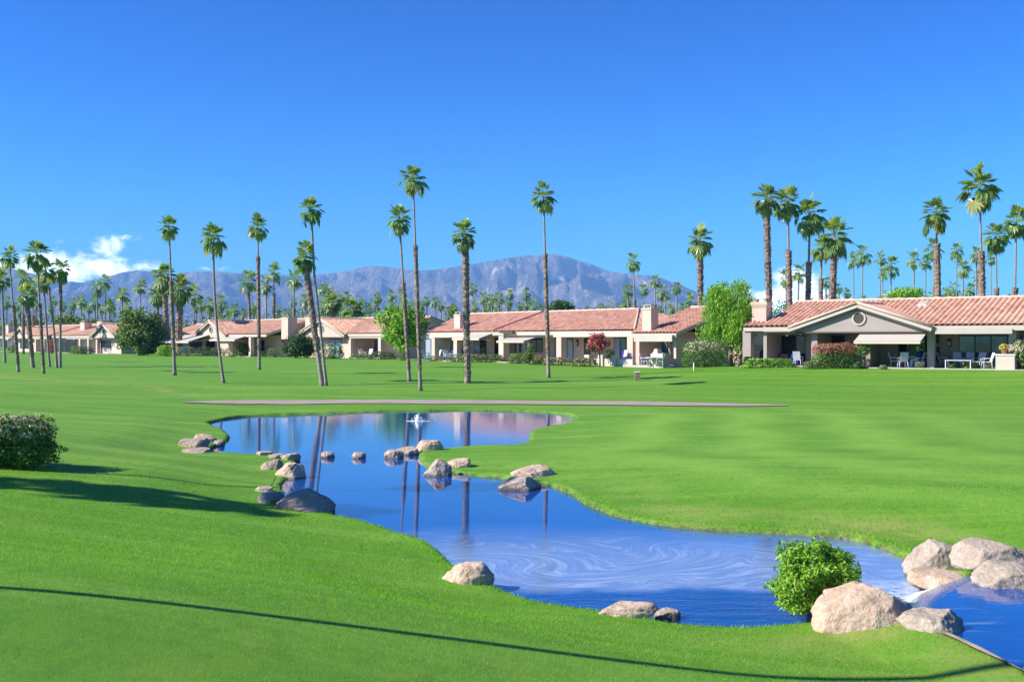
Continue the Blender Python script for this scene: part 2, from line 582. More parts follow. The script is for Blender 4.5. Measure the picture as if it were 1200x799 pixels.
POOL_PX = [(1083, 716), (1096, 701), (1118, 688), (1140, 676), (1165, 678), (1192, 688), (1240, 706), (1340, 730), (1480, 800), (1420, 900), (1290, 850), (1204, 787), (1186, 779), (1168, 768.5), (1150, 761.5), (1132, 751.5), (1108, 742.5), (1088, 731)]
WEIR_PX = [(1060, 712), (1078, 722), (1090, 712), (1104, 700), (1122, 690), (1146, 678), (1130, 668), (1090, 676), (1070, 690)]


def unproj(pts, z):
    out = []
    for px, py in pts:
        d = FPX * (CAMZ - z) / (py - CY)
        out.append(((px - CX) / FPX * d, d))
    return np.array(out)


def catmull(P0, k=4):
    n = len(P0)
    out = []
    for i in range(n):
        p0, p1, p2, p3 = P0[i - 1], P0[i], P0[(i + 1) % n], P0[(i + 2) % n]
        for j in range(k):
            t = j / k
            out.append(0.5 * ((2 * p1) + (-p0 + p2) * t + (2 * p0 - 5 * p1 + 4 * p2 - p3) * t * t + (-p0 + 3 * p1 - 3 * p2 + p3) * t ** 3))
    return np.array(out)


POND = catmull(unproj(POND_PX, 0.0), 3)
POOL = catmull(unproj(POOL_PX, POOL_Z), 3)
_wt = unproj([(1078, 735), (1086, 717), (1098, 704), (1120, 691), (1142, 679)], POOL_Z)
_wb = unproj([(1044, 716), (1056, 706), (1064, 698), (1076, 689), (1096, 679)], 0.0)
WEIR = np.concatenate([_wt, _wb[::-1]])


def sdist(pts, poly, far=6.0):
    """signed distance to a polygon, positive outside; clipped to far"""
    pts = np.asarray(pts, dtype=np.float64)
    res = np.full(len(pts), far)
    lo, hi = poly.min(0) - far, poly.max(0) + far
    idx = np.where(np.all((pts >= lo) & (pts <= hi), axis=1))[0]
    A, B = poly, np.roll(poly, -1, axis=0)
    AB = B - A
    L2 = np.maximum((AB ** 2).sum(1), 1e-12)
    for s in range(0, len(idx), 20000):
        ii = idx[s:s + 20000]
        p = pts[ii]
        d = p[:, None, :] - A[None]
        t = np.clip((d * AB[None]).sum(2) / L2[None], 0, 1)
        q = d - t[..., None] * AB[None]
        dist = np.sqrt((q ** 2).sum(2).min(1))
        yi = p[:, 1][:, None]
        c = ((A[None, :, 1] > yi) != (B[None, :, 1] > yi))
        xin = A[None, :, 0] + (yi - A[None, :, 1]) / np.where(np.abs(AB[None, :, 1]) < 1e-12, 1e-12, AB[None, :, 1]) * AB[None, :, 0]
        inside = (np.sum(c & (p[:, 0][:, None] < xin), axis=1) % 2) == 1
        res[ii] = np.where(inside, -dist, np.minimum(dist, far))
    return res


CTRL = np.array([
    (0, 0, 1.52), (-3.6, 7.8, 1.42), (-2, 8.54, 1.08), (0, 9, 0.71), (2.45, 9.57, 0.27), (3.5, 9.6, 0.22), (4, 6.5, 0.38), (6, 3, 0.8), (-8, 8, 1.55), (-10, 12, 1.35), (-14, 4, 1.9), (8, -4, 1.3), (-6, -6, 1.9), (10, 8, 0.36),
    (-9.2, 20.5, 0.62), (-13, 20, 0.95), (-5.0, 20.5, 0.28), (-5, 14, 0.62), (-2.6, 15.5, 0.28), (-12, 28, 0.65), (-14, 42, 0.35), (-9, 30, 0.25), (-22, 30, 0.95), (-24, 48, 0.5), (-30, 18, 1.4),
    (3, 22, 0.25), (6, 26, 0.32), (12, 26, 0.42), (18, 36, 0.38), (6, 36, 0.28), (6, 44, 0.18), (14, 17, 0.35), (9, 13, 0.35), (22, 24, 0.6), (26, 46, 0.35),
    (0, 54, 0.18), (-15, 54, 0.2), (15, 54, 0.22), (26, 58, 0.5), (0, 62, 0.46), (-8, 62, 0.46), (6, 72, 0.76), (0, 84, 1.08), (-14, 66, 0.55), (-25, 62, 0.65), (-30, 80, 0.95), (-46, 72, 0.9), (-42, 105, 1.2), (-70, 110, 1.25),
    (14, 66, 0.85), (20, 66, 0.98), (23, 71, 1.32), (15.6, 79.6, 1.36), (32, 66, 1.36), (40, 62, 1.4), (30, 85, 1.37), (44, 76, 1.4), (34, 56, 0.8), (60, 50, 1.2),
    (15, 82, 1.22), (4, 96, 1.22), (-8, 110, 1.22), (10, 105, 1.23), (24, 96, 1.25), (-28, 131, 1.22), (-50, 146, 1.22), (-75, 178, 1.22), (-20, 122, 1.22), (0, 140, 1.23), (-80, 145, 1.22), (60, 120, 1.3), (100, 150, 1.3), (-120, 160, 1.25), (0, 190, 1.25), (100, 60, 1.3), (-90, 60, 1.2), (-60, 20, 1.7), (50, 10, 1.0)], dtype=float)


def _tps(r2):
    return 0.5 * r2 * np.log(np.maximum(r2, 1e-9))


def _fit():
    X = CTRL[:, :2] / 10.0
    n = len(X)
    K = _tps(((X[:, None] - X[None]) ** 2).sum(2)) + np.eye(n) * 0.02
    Q = np.hstack([np.ones((n, 1)), X])
    A = np.block([[K, Q], [Q.T, np.zeros((3, 3))]])
    return np.linalg.solve(A, np.concatenate([CTRL[:, 2], np.zeros(3)])), X


TPW, TPX = _fit()


def sstep(x, a, b):
    t = np.clip((x - a) / (b - a), 0, 1)
    return t * t * (3 - 2 * t)


def H(xy, full=False):
    """ground height at (n,2) points"""
    xy = np.asarray(xy, dtype=np.float64).reshape(-1, 2)
    r = np.hypot(xy[:, 0], xy[:, 1])
    base = np.empty(len(xy))
    lim = np.minimum(1.0, 190.0 / np.maximum(r, 1e-6))
    q = xy * lim[:, None] / 10.0
    for s in range(0, len(q), 40000):
        qq = q[s:s + 40000]
        base[s:s + 40000] = _tps(((qq[:, None] - TPX[None]) ** 2).sum(2)) @ TPW[:-3] + TPW[-3] + qq @ TPW[-2:]
    base = base + (1.25 - base) * sstep(r, 120, 190)
    base = base + 0.030 * np.sin(xy[:, 0] * 0.55 + 1.3) * np.cos(xy[:, 1] * 0.4) * sstep(r, 8, 14) * (1 - sstep(r, 60, 90))
    und = 0.085 * np.sin(xy[:, 0] * 0.42 + 0.9 * np.sin(xy[:, 1] * 0.11)) * np.sin(xy[:, 1] * 0.33 + 0.5) + 0.06 * np.sin(xy[:, 0] * 0.21 - xy[:, 1] * 0.27)
    base = base + und * sstep(-xy[:, 0], 7, 13) * sstep(xy[:, 1], 22, 30) * (1 - sstep(r, 62, 85))
    s1 = sdist(xy, POND)
    s2 = sdist(xy, POOL, 3.0)
    s3 = sdist(xy, WEIR, 1.0)
    lip = 0.085 + 0.03 * np.sin(xy[:, 0] * 2.1) * np.sin(xy[:, 1] * 1.7)
    h = np.where(s1 > 0, lip + (np.maximum(base, lip + 0.02) - lip) * sstep(s1, 0.0, 3.2), base)
    h = np.where(s2 > 0, np.maximum(h, POOL_Z + 0.03 + (h - POOL_Z - 0.05) * sstep(s2, 0.05, 1.3)), h)
    out1 = sstep(s1, -0.10, 0.14)
    h = np.where(s1 < 0.14, -0.30 + (h + 0.30) * out1, h)
    out2 = sstep(s2, -0.10, 0.08)
    h = np.where(s2 < 0.08, -0.10 + (np.maximum(h, POOL_Z + 0.03) + 0.10) * out2, h)
    h = np.where(s3 < 0, np.minimum(h, -0.12), h)
    if full:
        return h, s1, s2
    return h


def hz(x, y):
    return float(H(np.array([[x, y]]))[0])


_DS = np.concatenate([np.arange(5, 70, 0.1), np.arange(70, 260, 0.4)])


def G(px, py, water=True):
    """point where the view ray of a photo pixel meets the ground (or the pond)"""
    X = (px - CX) / FPX * _DS
    Z = CAMZ - (py - CY) / FPX * _DS
    h = H(np.stack([X, _DS], 1))
    if water:
        h = np.maximum(h, 0.0)
    k = np.where(Z <= h)[0]
    i = k[0] if len(k) else len(_DS) - 1
    d = _DS[i]
    return Vector((X[i], d, h[i]))


def build_ground():
    rad = np.concatenate([np.linspace(0.4, 5, 14)[:-1], np.exp(np.arange(math.log(5), math.log(62), 0.0055)), np.exp(np.arange(math.log(62), math.log(220), 0.014)), np.geomspace(222, 9300, 40)])
    af = np.linspace(-0.60, 0.60, 440)
    ab = np.linspace(0.60, 2 * math.pi - 0.60, 62)[1:-1]
    ang = np.concatenate([af, ab])
    R, A = np.meshgrid(rad, ang, indexing='ij')
    X, Y = R * np.sin(A), R * np.cos(A)
    xy = np.stack([X.ravel(), Y.ravel()], 1)
    h, s1, s2 = H(xy, True)
    nr, na = len(rad), len(ang)
    co = np.column_stack([xy, h])
    i, j = np.meshgrid(np.arange(nr - 1), np.arange(na), indexing='ij')
    j2 = (j + 1) % na
    f = np.stack([i * na + j, (i + 1) * na + j, (i + 1) * na + j2, i * na + j2], -1).reshape(-1, 4)
    me = bpy.data.meshes.new('ground')
    me.vertices.add(len(co))
    me.vertices.foreach_set('co', co.astype(np.float32).ravel())
    me.loops.add(f.size)
    me.loops.foreach_set('vertex_index', f.astype(np.int32)[:, ::-1].ravel())
    me.polygons.add(len(f))
    me.polygons.foreach_set('loop_start', np.arange(0, f.size, 4, dtype=np.int32))
    me.polygons.foreach_set('loop_total', np.full(len(f), 4, dtype=np.int32))
    me.polygons.foreach_set('use_smooth', np.ones(len(f), dtype=bool))
    # worn, yellowish turf along the right bank and by the weir; damp earth right at the edge
    dry = np.zeros(len(xy))
    right = (xy[:, 0] > 1.0) & (xy[:, 1] < 24)
    dry += np.where(right, np.exp(-((s1 - 0.9) / 0.8) ** 2), 0) * sstep(xy[:, 0], 1.0, 4.0)
    dry += np.where(s2 < 1.2, 0.5 * np.exp(-((s2 - 0.3) / 0.5) ** 2), 0)
    edge = np.where(np.minimum(s1, s2) < 0.4, 1 - sstep(np.minimum(s1, s2), 0.04, 0.17), 0)
    far = sstep(np.hypot(xy[:, 0], xy[:, 1]), 330, 480)
    xr = sstep(xy[:, 0], -2.0, 3.0) * (1 - sstep(xy[:, 1], 44, 52))
    s1b = sdist(xy[(xr > 0)], POND, 24.0)
    band = np.zeros(len(xy))
    band[xr > 0] = xr[xr > 0] * (0.5 + 0.5 * np.sin(s1b * 1.9 + 0.6 * np.sin(xy[xr > 0][:, 0] * 0.2))) * sstep(s1b, 1.0, 3.0) * (1 - sstep(s1b, 11, 18))
    tr = np.array([[p_.x, p_.y] for p_ in (G(*q_) for q_ in ((-40, 436), (0, 441), (60, 446), (130, 449.5), (190, 455), (232, 464)))])
    sel = np.where((xy[:, 0] < -10) & (xy[:, 1] > 40) & (xy[:, 1] < 110) & (xy[:, 0] > -60))[0]
    dm = np.full(len(sel), 9.0)
    for k_ in range(len(tr) - 1):
        ab_ = tr[k_ + 1] - tr[k_]
        tt_ = np.clip(((xy[sel] - tr[k_]) @ ab_) / (ab_ @ ab_), 0, 1)
        dm = np.minimum(dm, np.linalg.norm(xy[sel] - tr[k_] - tt_[:, None] * ab_, axis=1))
    dry[sel] += 0.75 * np.exp(-(dm / 0.9) ** 2)
    for nm, arr in (('dry', dry), ('bank', edge), ('desert', far), ('mow_band', band)):
        a = me.attributes.new(nm, 'FLOAT', 'POINT')
        a.data.foreach_set('value', arr.astype(np.float32))
    m, t = new_mat('mown_turf')
    pos = t.n('TexCoord').outputs['Object']
    big = t.noise(pos, 0.10, 4.0, 0.6)
    mid = t.noise(pos, 0.9, 5.0, 0.65)
    fine = t.noise(pos, 26.0, 6.0, 0.75)
    vf = t.noise(pos, 95.0, 3.0, 0.7)
    md2 = t.noise(t.scale(pos, (1.0, 0.55, 1.0)), 4.2, 4.0, 0.7)
    # long mowing lines following the bank
    sp = t.n('SeparateXYZ', {0: pos})
    ln = t.m('ADD', t.m('MULTIPLY', sp.outputs[1], 1.0), t.m('MULTIPLY', sp.outputs[0], 0.22))
    lv = t.n('CombineXYZ', {0: t.m('MULTIPLY', sp.outputs[0], 0.04), 1: t.m('MULTIPLY', ln, 0.9), 2: 0.0})
    mow = t.noise(lv, 1.0, 4.0, 0.6, 0.8)
    c = t.mix(t.rng(fine, 0.32, 0.68), (0.066, 0.195, 0.007), (0.122, 0.300, 0.015))
    c = t.mix(t.rng(big, 0.35, 0.65, 0.0, 0.55), c, (0.150, 0.295, 0.022))
    c = t.mix(t.rng(mow, 0.46, 0.62, 0.0, 0.55), c, (0.210, 0.365, 0.045))
    c = t.mix(t.rng(mid, 0.52, 0.72, 0.0, 0.40), c, (0.200, 0.325, 0.036))
    c = t.mix(t.rng(vf, 0.48, 0.70, 0.0, 0.55), c, (0.040, 0.130, 0.005))
    c = t.mix(t.rng(md2, 0.48, 0.68, 0.0, 0.42), c, (0.052, 0.160, 0.006))
    mb_ = t.m('MULTIPLY', t.n('Attribute', attribute_name='mow_band').outputs['Fac'], t.rng(mid, 0.3, 0.6, 0.35, 0.95))
    c = t.mix(mb_, c, (0.180, 0.350, 0.034))
    dn = t.m('MULTIPLY', t.n('Attribute', attribute_name='dry').outputs['Fac'], t.rng(t.noise(pos, 0.8, 5.0, 0.7), 0.40, 0.62))
    c = t.mix(t.m('MULTIPLY', dn, 0.75), c, (0.32, 0.31, 0.09))
    en = t.m('MULTIPLY', t.n('Attribute', attribute_name='bank').outputs['Fac'], t.rng(t.noise(pos, 5.0, 4.0), 0.3, 0.55))
    c = t.mix(en, c, t.mix(t.rng(t.noise(pos, 11.0, 4.0, 0.7), 0.48, 0.62), (0.036, 0.036, 0.014), (0.21, 0.17, 0.10)))
    de = t.n('Attribute', attribute_name='desert').outputs['Fac']
    c = t.mix(de, c, t.mix(t.rng(t.noise(pos, 0.01, 5.0), 0.4, 0.6), (0.07, 0.10, 0.04), (0.22, 0.18, 0.12)))
    b = t.n('BsdfPrincipled', {'Base Color': c, 'Roughness': 0.75, 'Specular IOR Level': 0.2})
    bn = t.n('Bump', {'Strength': 0.55, 'Distance': 0.03, 'Height': t.m('ADD', t.m('MULTIPLY', fine, 0.6), t.m('MULTIPLY', vf, 0.5))})
    t.put(b.inputs['Normal'], bn)
    finish(t, b)
    me.materials.append(m)
    me.update(calc_edges=True)
    tag(link('ground', me), kind='structure')


build_ground()


def poly_obj(name, poly, z, mat):
    bm = bmesh.new()
    vs = [bm.verts.new((x, y, z)) for x, y in poly]
    f = bm.faces.new(vs)
    f.normal_update()
    if f.normal.z < 0:
        f.normal_flip()
    bmesh.ops.triangulate(bm, faces=[f])
    me = bpy.data.meshes.new(name)
    bm.to_mesh(me)
    bm.free()
    me.materials.append(mat)
    return tag(link(name, me), kind='structure')


def offset_poly(poly, d):
    nx = np.roll(poly, -1, 0) - np.roll(poly, 1, 0)
    nrm = np.column_stack([nx[:, 1], -nx[:, 0]])
    nrm = nrm / np.maximum(np.linalg.norm(nrm, axis=1, keepdims=True), 1e-9)
    area = 0.5 * np.sum(poly[:, 0] * np.roll(poly[:, 1], -1) - np.roll(poly[:, 0], -1) * poly[:, 1])
    return poly + nrm * (d if area > 0 else -d)


def water_mat(name, swirl=True):
    m, t = new_mat(name)
    pos = t.n('TexCoord').outputs['Object']
    s = t.n('SeparateXYZ', {0: pos})
    X, Y = s.outputs[0], s.outputs[1]
    deep = t.mix(t.rng(t.noise(pos, 0.25, 3.0), 0.35, 0.65), (0.001, 0.044, 0.20), (0.003, 0.064, 0.27))
    rip = t.noise(t.scale(pos, (0.7, 2.4, 1.0)), 2.2, 3.0, 0.55, 0.4)
    rip2 = t.noise(t.scale(pos, (1.0, 1.8, 1.0)), 9.0, 3.0, 0.6, 0.3)
    b = t.n('BsdfPrincipled', {'Roughness': 0.02, 'IOR': 1.45, 'Specular IOR Level': 0.6})
    if swirl:
        # foam drawn out into swirls by the inflow: two eddies twist the streaks
        wx, wy = X, Y
        for (ex, ey, rr, tw) in ((0.2, 15.6, 1.2, 1.9), (2.4, 16.8, 1.0, -1.6), (4.4, 15.0, 1.0, 1.7), (-0.5, 17.3, 0.8, -1.5), (1.6, 14.9, 0.5, -2.0), (3.3, 15.6, 0.45, 2.2)):
            dx, dy = t.m('SUBTRACT', wx, ex), t.m('SUBTRACT', wy, ey)
            r2 = t.m('ADD', t.m('MULTIPLY', dx, dx), t.m('MULTIPLY', t.m('MULTIPLY', dy, dy), 1.0))
            an = t.m('MULTIPLY', t.m('EXPONENT', t.m('MULTIPLY', r2, -1.0 / (rr * rr))), tw)
            ca, sa = t.m('COSINE', an), t.m('SINE', an)
            nx = t.m('ADD', t.m('SUBTRACT', t.m('MULTIPLY', dx, ca), t.m('MULTIPLY', dy, sa)), ex)
            ny = t.m('ADD', t.m('ADD', t.m('MULTIPLY', dx, sa), t.m('MULTIPLY', dy, ca)), ey)
            wx, wy = nx, ny
        wv = t.n('CombineXYZ', {0: t.m('MULTIPLY', wx, 0.45), 1: t.m('MULTIPLY', wy, 3.2), 2: 0.0})
        st = t.noise(wv, 1.9, 9.0, 0.72, 1.0)
        wv2 = t.n('CombineXYZ', {0: t.m('MULTIPLY', wx, 0.9), 1: t.m('MULTIPLY', wy, 4.0), 2: 3.0})
        st2 = t.noise(wv2, 3.0, 6.0, 0.7, 0.5)
        fo = t.m('ADD', t.m('MULTIPLY', t.rng(st, 0.46, 0.66, 0, 1, True), 0.62), t.m('MULTIPLY', t.rng(st2, 0.52, 0.72, 0, 1), 0.38))
        wob = t.m('MULTIPLY', t.m('SUBTRACT', t.noise(pos, 0.7, 3.0), 0.5), 1.4)
        yy = t.m('ADD', Y, wob)
        mask = t.m('MULTIPLY', t.rng(yy, 13.85, 14.35, 0, 1, True), t.rng(yy, 19.6, 16.0, 0, 1, True))
        mask = t.m('MULTIPLY', mask, t.rng(X, -2.4, -0.9, 0.25, 1.0, True))
        low = t.m('MULTIPLY', t.rng(yy, 13.9, 13.4, 0, 1, True), t.rng(X, 1.4, 4.0, 0.0, 0.35, True))
        far = t.m('MULTIPLY', t.rng(Y, 18.0, 26.0, 0.0, 0.16, True), t.rng(Y, 34.0, 28.0, 0.0, 1.0, True))
        fmask = t.m('ADD', t.m('ADD', mask, low), far)
        ix, iy = t.m('SUBTRACT', X, 5.0), t.m('SUBTRACT', Y, 13.75)
        ir = t.m('ADD', t.m('MULTIPLY', ix, ix), t.m('MULTIPLY', iy, iy))
        inflow = t.m('MULTIPLY', t.m('EXPONENT', t.m('MULTIPLY', ir, -2.4)), t.rng(t.noise(pos, 7.0, 5.0, 0.7), 0.35, 0.55))
        film = t.m('ADD', t.m('MULTIPLY', mask, 0.24), t.m('MULTIPLY', inflow, 0.95))
        foam = t.m('ADD', t.m('MULTIPLY', t.m('MULTIPLY', fo, fmask), 0.36), film, clamp=True)
        col = t.mix(foam, deep, (0.62, 0.72, 0.80))
        t.put(b.inputs['Base Color'], col)
        t.put(b.inputs['Roughness'], t.m('ADD', t.m('MULTIPLY', foam, 0.35), 0.02))
        ruf = t.m('ADD', t.m('MULTIPLY', t.rng(yy, 14.4, 13.7, 0.0, 1.0, True), 0.10), 0.004)
        ruf = t.m('ADD', ruf, t.m('MULTIPLY', t.rng(Y, 29.0, 36.0, 0.0, 1.0, True), 0.0075))
        hgt = t.m('ADD', t.m('MULTIPLY', rip, 0.6), t.m('MULTIPLY', rip2, 0.25))
        bn = t.n('Bump', {'Strength': t.m('MULTIPLY', ruf, 4.0), 'Distance': 0.05, 'Height': hgt})
    else:
        streak = t.noise(t.scale(pos, (0.8, 2.5, 1.0)), 2.0, 6.0, 0.65, 0.8)
        foam = t.rng(streak, 0.58, 0.76, 0.0, 0.22)
        t.put(b.inputs['Base Color'], t.mix(foam, deep, (0.6, 0.7, 0.8)))
        bn = t.n('Bump', {'Strength': 0.07, 'Distance': 0.05, 'Height': rip})
    t.put(b.inputs['Normal'], bn)
    finish(t, b)
    return m


M['water'] = water_mat('pond_water')
M['water_pool'] = water_mat('pool_water', False)
poly_obj('pond_water', offset_poly(POND, 0.12), 0.0, M['water'])
poly_obj('pool_water', POOL, POOL_Z, M['water_pool'])


def weir_sheet():
    """thin sheet of water sliding over the stone lip from the pool to the pond"""
    top = [(1080, 727), (1083, 716), (1096, 701), (1118, 688), (1140, 676)]
    bot = [(1050, 717), (1057, 708), (1066, 700), (1083, 692), (1110, 682)]
    A, B = unproj(top, POOL_Z), unproj(bot, 0.0)
    ns, nt = 40, 14
    vs, fs = [], []
    for i in range(ns + 1):
        u = i / ns * (len(A) - 1)
        k = min(int(u), len(A) - 2)
        f = u - k
        a = A[k] * (1 - f) + A[k + 1] * f
        b = B[k] * (1 - f) + B[k + 1] * f
        for j in range(nt + 1):
            t = (j / nt) * 1.30 - 0.15 - 0.15 * (0.5 + 0.5 * math.sin(i * 0.9) * math.sin(i * 0.37 + 1)) * (j / nt)
            q = a * (1 - t) + b * t
            z = POOL_Z + 0.010 + 0.02 * min(t / 0.15, 0) - (POOL_Z + 0.0) * (max(t, 0) ** 1.5)
            z += (0.004 + 0.022 * max(t, 0)) * mnoise.noise(Vector((q[0] * 7, q[1] * 7, 3.1)))
            vs.append((q[0], q[1], z))
    for i in range(ns):
        for j in range(nt):
            fs.append((i * (nt + 1) + j, (i + 1) * (nt + 1) + j, (i + 1) * (nt + 1) + j + 1, i * (nt + 1) + j + 1))
    m, t = new_mat('running_water')
    pos = t.n('TexCoord').outputs['Object']
    st = t.noise(t.scale(pos, (3.0, 3.0, 9.0)), 2.5, 7.0, 0.7, 1.2)
    sz = t.n('SeparateXYZ', {0: pos})
    low = t.rng(sz.outputs[2], 0.19, 0.03, -0.05, 0.66)
    wc = t.mix(t.rng(sz.outputs[2], 0.22, 0.14, 0.0, 1.0), (0.006, 0.064, 0.235), (0.045, 0.10, 0.12))
    foam = t.rng(t.m('ADD', st, low), 0.56, 0.86, 0.04, 0.95)
    b = t.n('BsdfPrincipled', {'Base Color': t.mix(foam, wc, (0.74, 0.80, 0.84)), 'Roughness': t.m('ADD', t.m('MULTIPLY', foam, 0.4), 0.03), 'Specular IOR Level': 0.7})
    bn = t.n('Bump', {'Strength': 0.35, 'Distance': 0.03, 'Height': st})
    t.put(b.inputs['Normal'], bn)
    finish(t, b)
    mb = MB()
    mb.add(vs, fs, None, True)
    tag(mb.build('weir_water', m), kind='structure')


weir_sheet()


def ribbon(name, pts, wid, mat, lift=0.03, thick=0.0):
    """strip draped on the ground along a line of (x, y)"""
    pts = [Vector(p) for p in pts]
    dense = []
    for i in range(len(pts) - 1):
        n = max(2, int((pts[i + 1] - pts[i]).length / 0.5))
        for k in range(n):
            dense.append(pts[i].lerp(pts[i + 1], k / n))
    dense.append(pts[-1])
    rows = []
    for i, p in enumerate(dense):
        d = (dense[min(i + 1, len(dense) - 1)] - dense[max(i - 1, 0)]).normalized()
        nrm = Vector((-d.y, d.x))
        t = i / (len(dense) - 1)
        ww = wid(t) if callable(wid) else wid
        rows.append([p + nrm * (ww * s) for s in (-0.5, -0.25, 0, 0.25, 0.5)])
    flat = np.array([[q.x, q.y] for r in rows for q in r])
    h = H(flat) + lift
    vs = [(flat[i, 0], flat[i, 1], h[i]) for i in range(len(flat))]
    fs = [(i * 5 + j, i * 5 + j + 1, (i + 1) * 5 + j + 1, (i + 1) * 5 + j) for i in range(len(rows) - 1) for j in range(4)]
    mb = MB()
    mb.add(vs, [f[::-1] for f in fs], None, True)
    return tag(mb.build(name, mat), kind='structure')


M['path'] = plain('path_concrete', (0.33, 0.25, 0.21), 0.9, 0.14, 1.0, 0.3, 20)
path_pts = [G(px, py) for px, py in ((216, 471.8), (300, 471.5), (400, 471.3), (500, 471.5), (600, 472), (700, 473), (800, 474), (924, 475.5))]
ribbon('cart_path', [(p.x, p.y) for p in path_pts], lambda t: 2.2 * min(1, 0.25 + t * 10, 0.25 + (1 - t) * 10), M['path'], 0.035)
M['pool_edge'] = plain('pale_stone_edge', (0.34, 0.28, 0.19), 0.9, 0.3, 3.0, 0.4, 25)
ed = unproj([(1108, 744), (1150, 763), (1204, 790), (1290, 852)], POOL_Z + 0.03)
ribbon('pool_edge', [tuple(p) for p in ed], lambda t: 0.055 + 0.04 * math.sin(t * 71) * math.sin(t * 29 + 1), M['pool_edge'], 0.03)

# ---- mountains
SKY = [(-500, 330), (-250, 318), (-60, 308), (0, 312), (30, 318), (60, 325), (96, 331), (125, 324), (145, 318), (163, 316), (183, 318), (205, 321), (225, 317), (258, 318), (292, 320), (333, 322), (375, 321), (400, 318), (435, 310.5), (467, 313.5), (485, 316), (505, 316), (521, 314), (540, 311), (558, 308), (587, 303), (617, 298.5), (629, 299.5), (650, 296.5), (667, 301), (692, 309), (717, 318), (746, 321), (767, 323), (796, 332), (817, 342), (837, 349), (870, 359), (910, 368), (980, 372), (1060, 366), (1120, 356), (1165, 349), (1210, 352), (1320, 346), (1500, 336), (1750, 345)]


def build_mountains():
    na, nt = 760, 84
    px = np.linspace(-480, 1720, na)
    prof = np.interp(px, [s[0] for s in SKY], [s[1] for s in SKY])
    k = np.exp(-np.linspace(-2, 2, 7) ** 2)
    prof = np.convolve(np.pad(prof, 3, mode='edge'), k / k.sum(), 'valid')
    elev = (CY - prof) / FPX
    hgt = np.zeros((na, nt))
    XY = np.zeros((na, nt, 2))
    R0, R1 = 5200.0, 9700.0
    for i in range(na):
        for j in range(nt):
            t = j / (nt - 1)
            Y = R0 + (R1 - R0) * t
            X = (px[i] - CX) / FPX * Y
            XY[i, j] = (X, Y)
            tt = t / 0.86
            sh = (tt ** 1.35) if tt < 1 else max(0.0, 1 - (tt - 1) * 1.55)
            wx_ = 260.0 * mnoise.noise(Vector((X / 900.0, Y / 900.0, 9.0)))
            wy_ = 260.0 * mnoise.noise(Vector((X / 900.0, Y / 900.0, 19.0)))
            q = Vector(((X + wx_) / 1000.0, (Y + wy_) / 1300.0, 0.0))
            rg = mnoise.ridged_multi_fractal(q * 1.5 + Vector((3.1, 7.7, 1.2)), 0.9, 2.1, 6, 1.0, 2.0)
            rg2 = mnoise.ridged_multi_fractal(Vector(((X + 0.45 * (Y - 8000) * math.sin(X / 2100.0) + wx_) / 520.0, (Y + wy_) / 1000.0, 4.0)), 0.9, 2.2, 5, 1.0, 2.0)
            fb = mnoise.fractal(q * 5.0, 0.8, 2.1, 5)
            w_ = 4 * max(0, min(1, sh)) * (1 - 0.55 * max(0, min(1, sh)))
            hgt[i, j] = sh * 1000.0 + w_ * ((rg - 1.0) * 135.0 + (rg2 - 1.0) * 80.0 + fb * 40.0)
    dist = XY[:, :, 1]
    ang = hgt / dist
    mx = ang.max(axis=1)
    k2 = np.exp(-np.linspace(-2, 2, 5) ** 2)
    fac = elev / mx
    hgt = hgt * fac[:, None] + CAMZ * (hgt > 0)
    hgt = np.where(hgt < 0, hgt * 0.2, hgt) - 4.0
    co = np.concatenate([XY, hgt[:, :, None]], 2).reshape(-1, 3)
    fs = [(i * nt + j, (i + 1) * nt + j, (i + 1) * nt + j + 1, i * nt + j + 1) for i in range(na - 1) for j in range(nt - 1)]
    m, t = new_mat('desert_rock')
    pos = t.n('TexCoord').outputs['Object']
    n1 = t.noise(pos, 0.0016, 8.0, 0.65)
    n2 = t.noise(t.scale(pos, (1.0, 0.30, 0.40)), 0.017, 7.0, 0.70, 0.8)
    n3 = t.noise(t.scale(pos, (1.0, 0.5, 0.5)), 0.006, 6.0, 0.65, 0.6)
    geo = t.n('NewGeometry')
    c = t.mix(t.rng(n1, 0.38, 0.62), (0.095, 0.08, 0.07), (0.26, 0.215, 0.175))
    c = t.mix(t.rng(n2, 0.54, 0.68, 0.0, 0.9), c, (0.60, 0.50, 0.42))
    b = t.n('BsdfPrincipled', {'Base Color': c, 'Roughness': 1.0, 'Specular IOR Level': 0.0})
    bn = t.n('Bump', {'Strength': 1.0, 'Distance': 130.0, 'Height': t.m('ADD', t.m('MULTIPLY', n2, 0.45), n3)})
    t.put(b.inputs['Normal'], bn)
    finish(t, b)
    mb = MB()
    mb.add(co.tolist(), fs, None, True)
    tag(mb.build('mountains', m), kind='structure')


build_mountains()


def build_haze():
    m, t = new_mat('thin_air')
    vol = t.n('VolumePrincipled', {'Color': (0.27, 0.56, 1.0, 1.0), 'Density': HAZE, 'Anisotropy': 0.0})
    t.n('OutputMaterial', {'Volume': vol})
    mb = MB().box(-9600, 10500, -9600, 9800, -6.0, 790)
    tag(mb.build('haze', m), kind='stuff')


HAZE = 1.05e-4
build_haze()


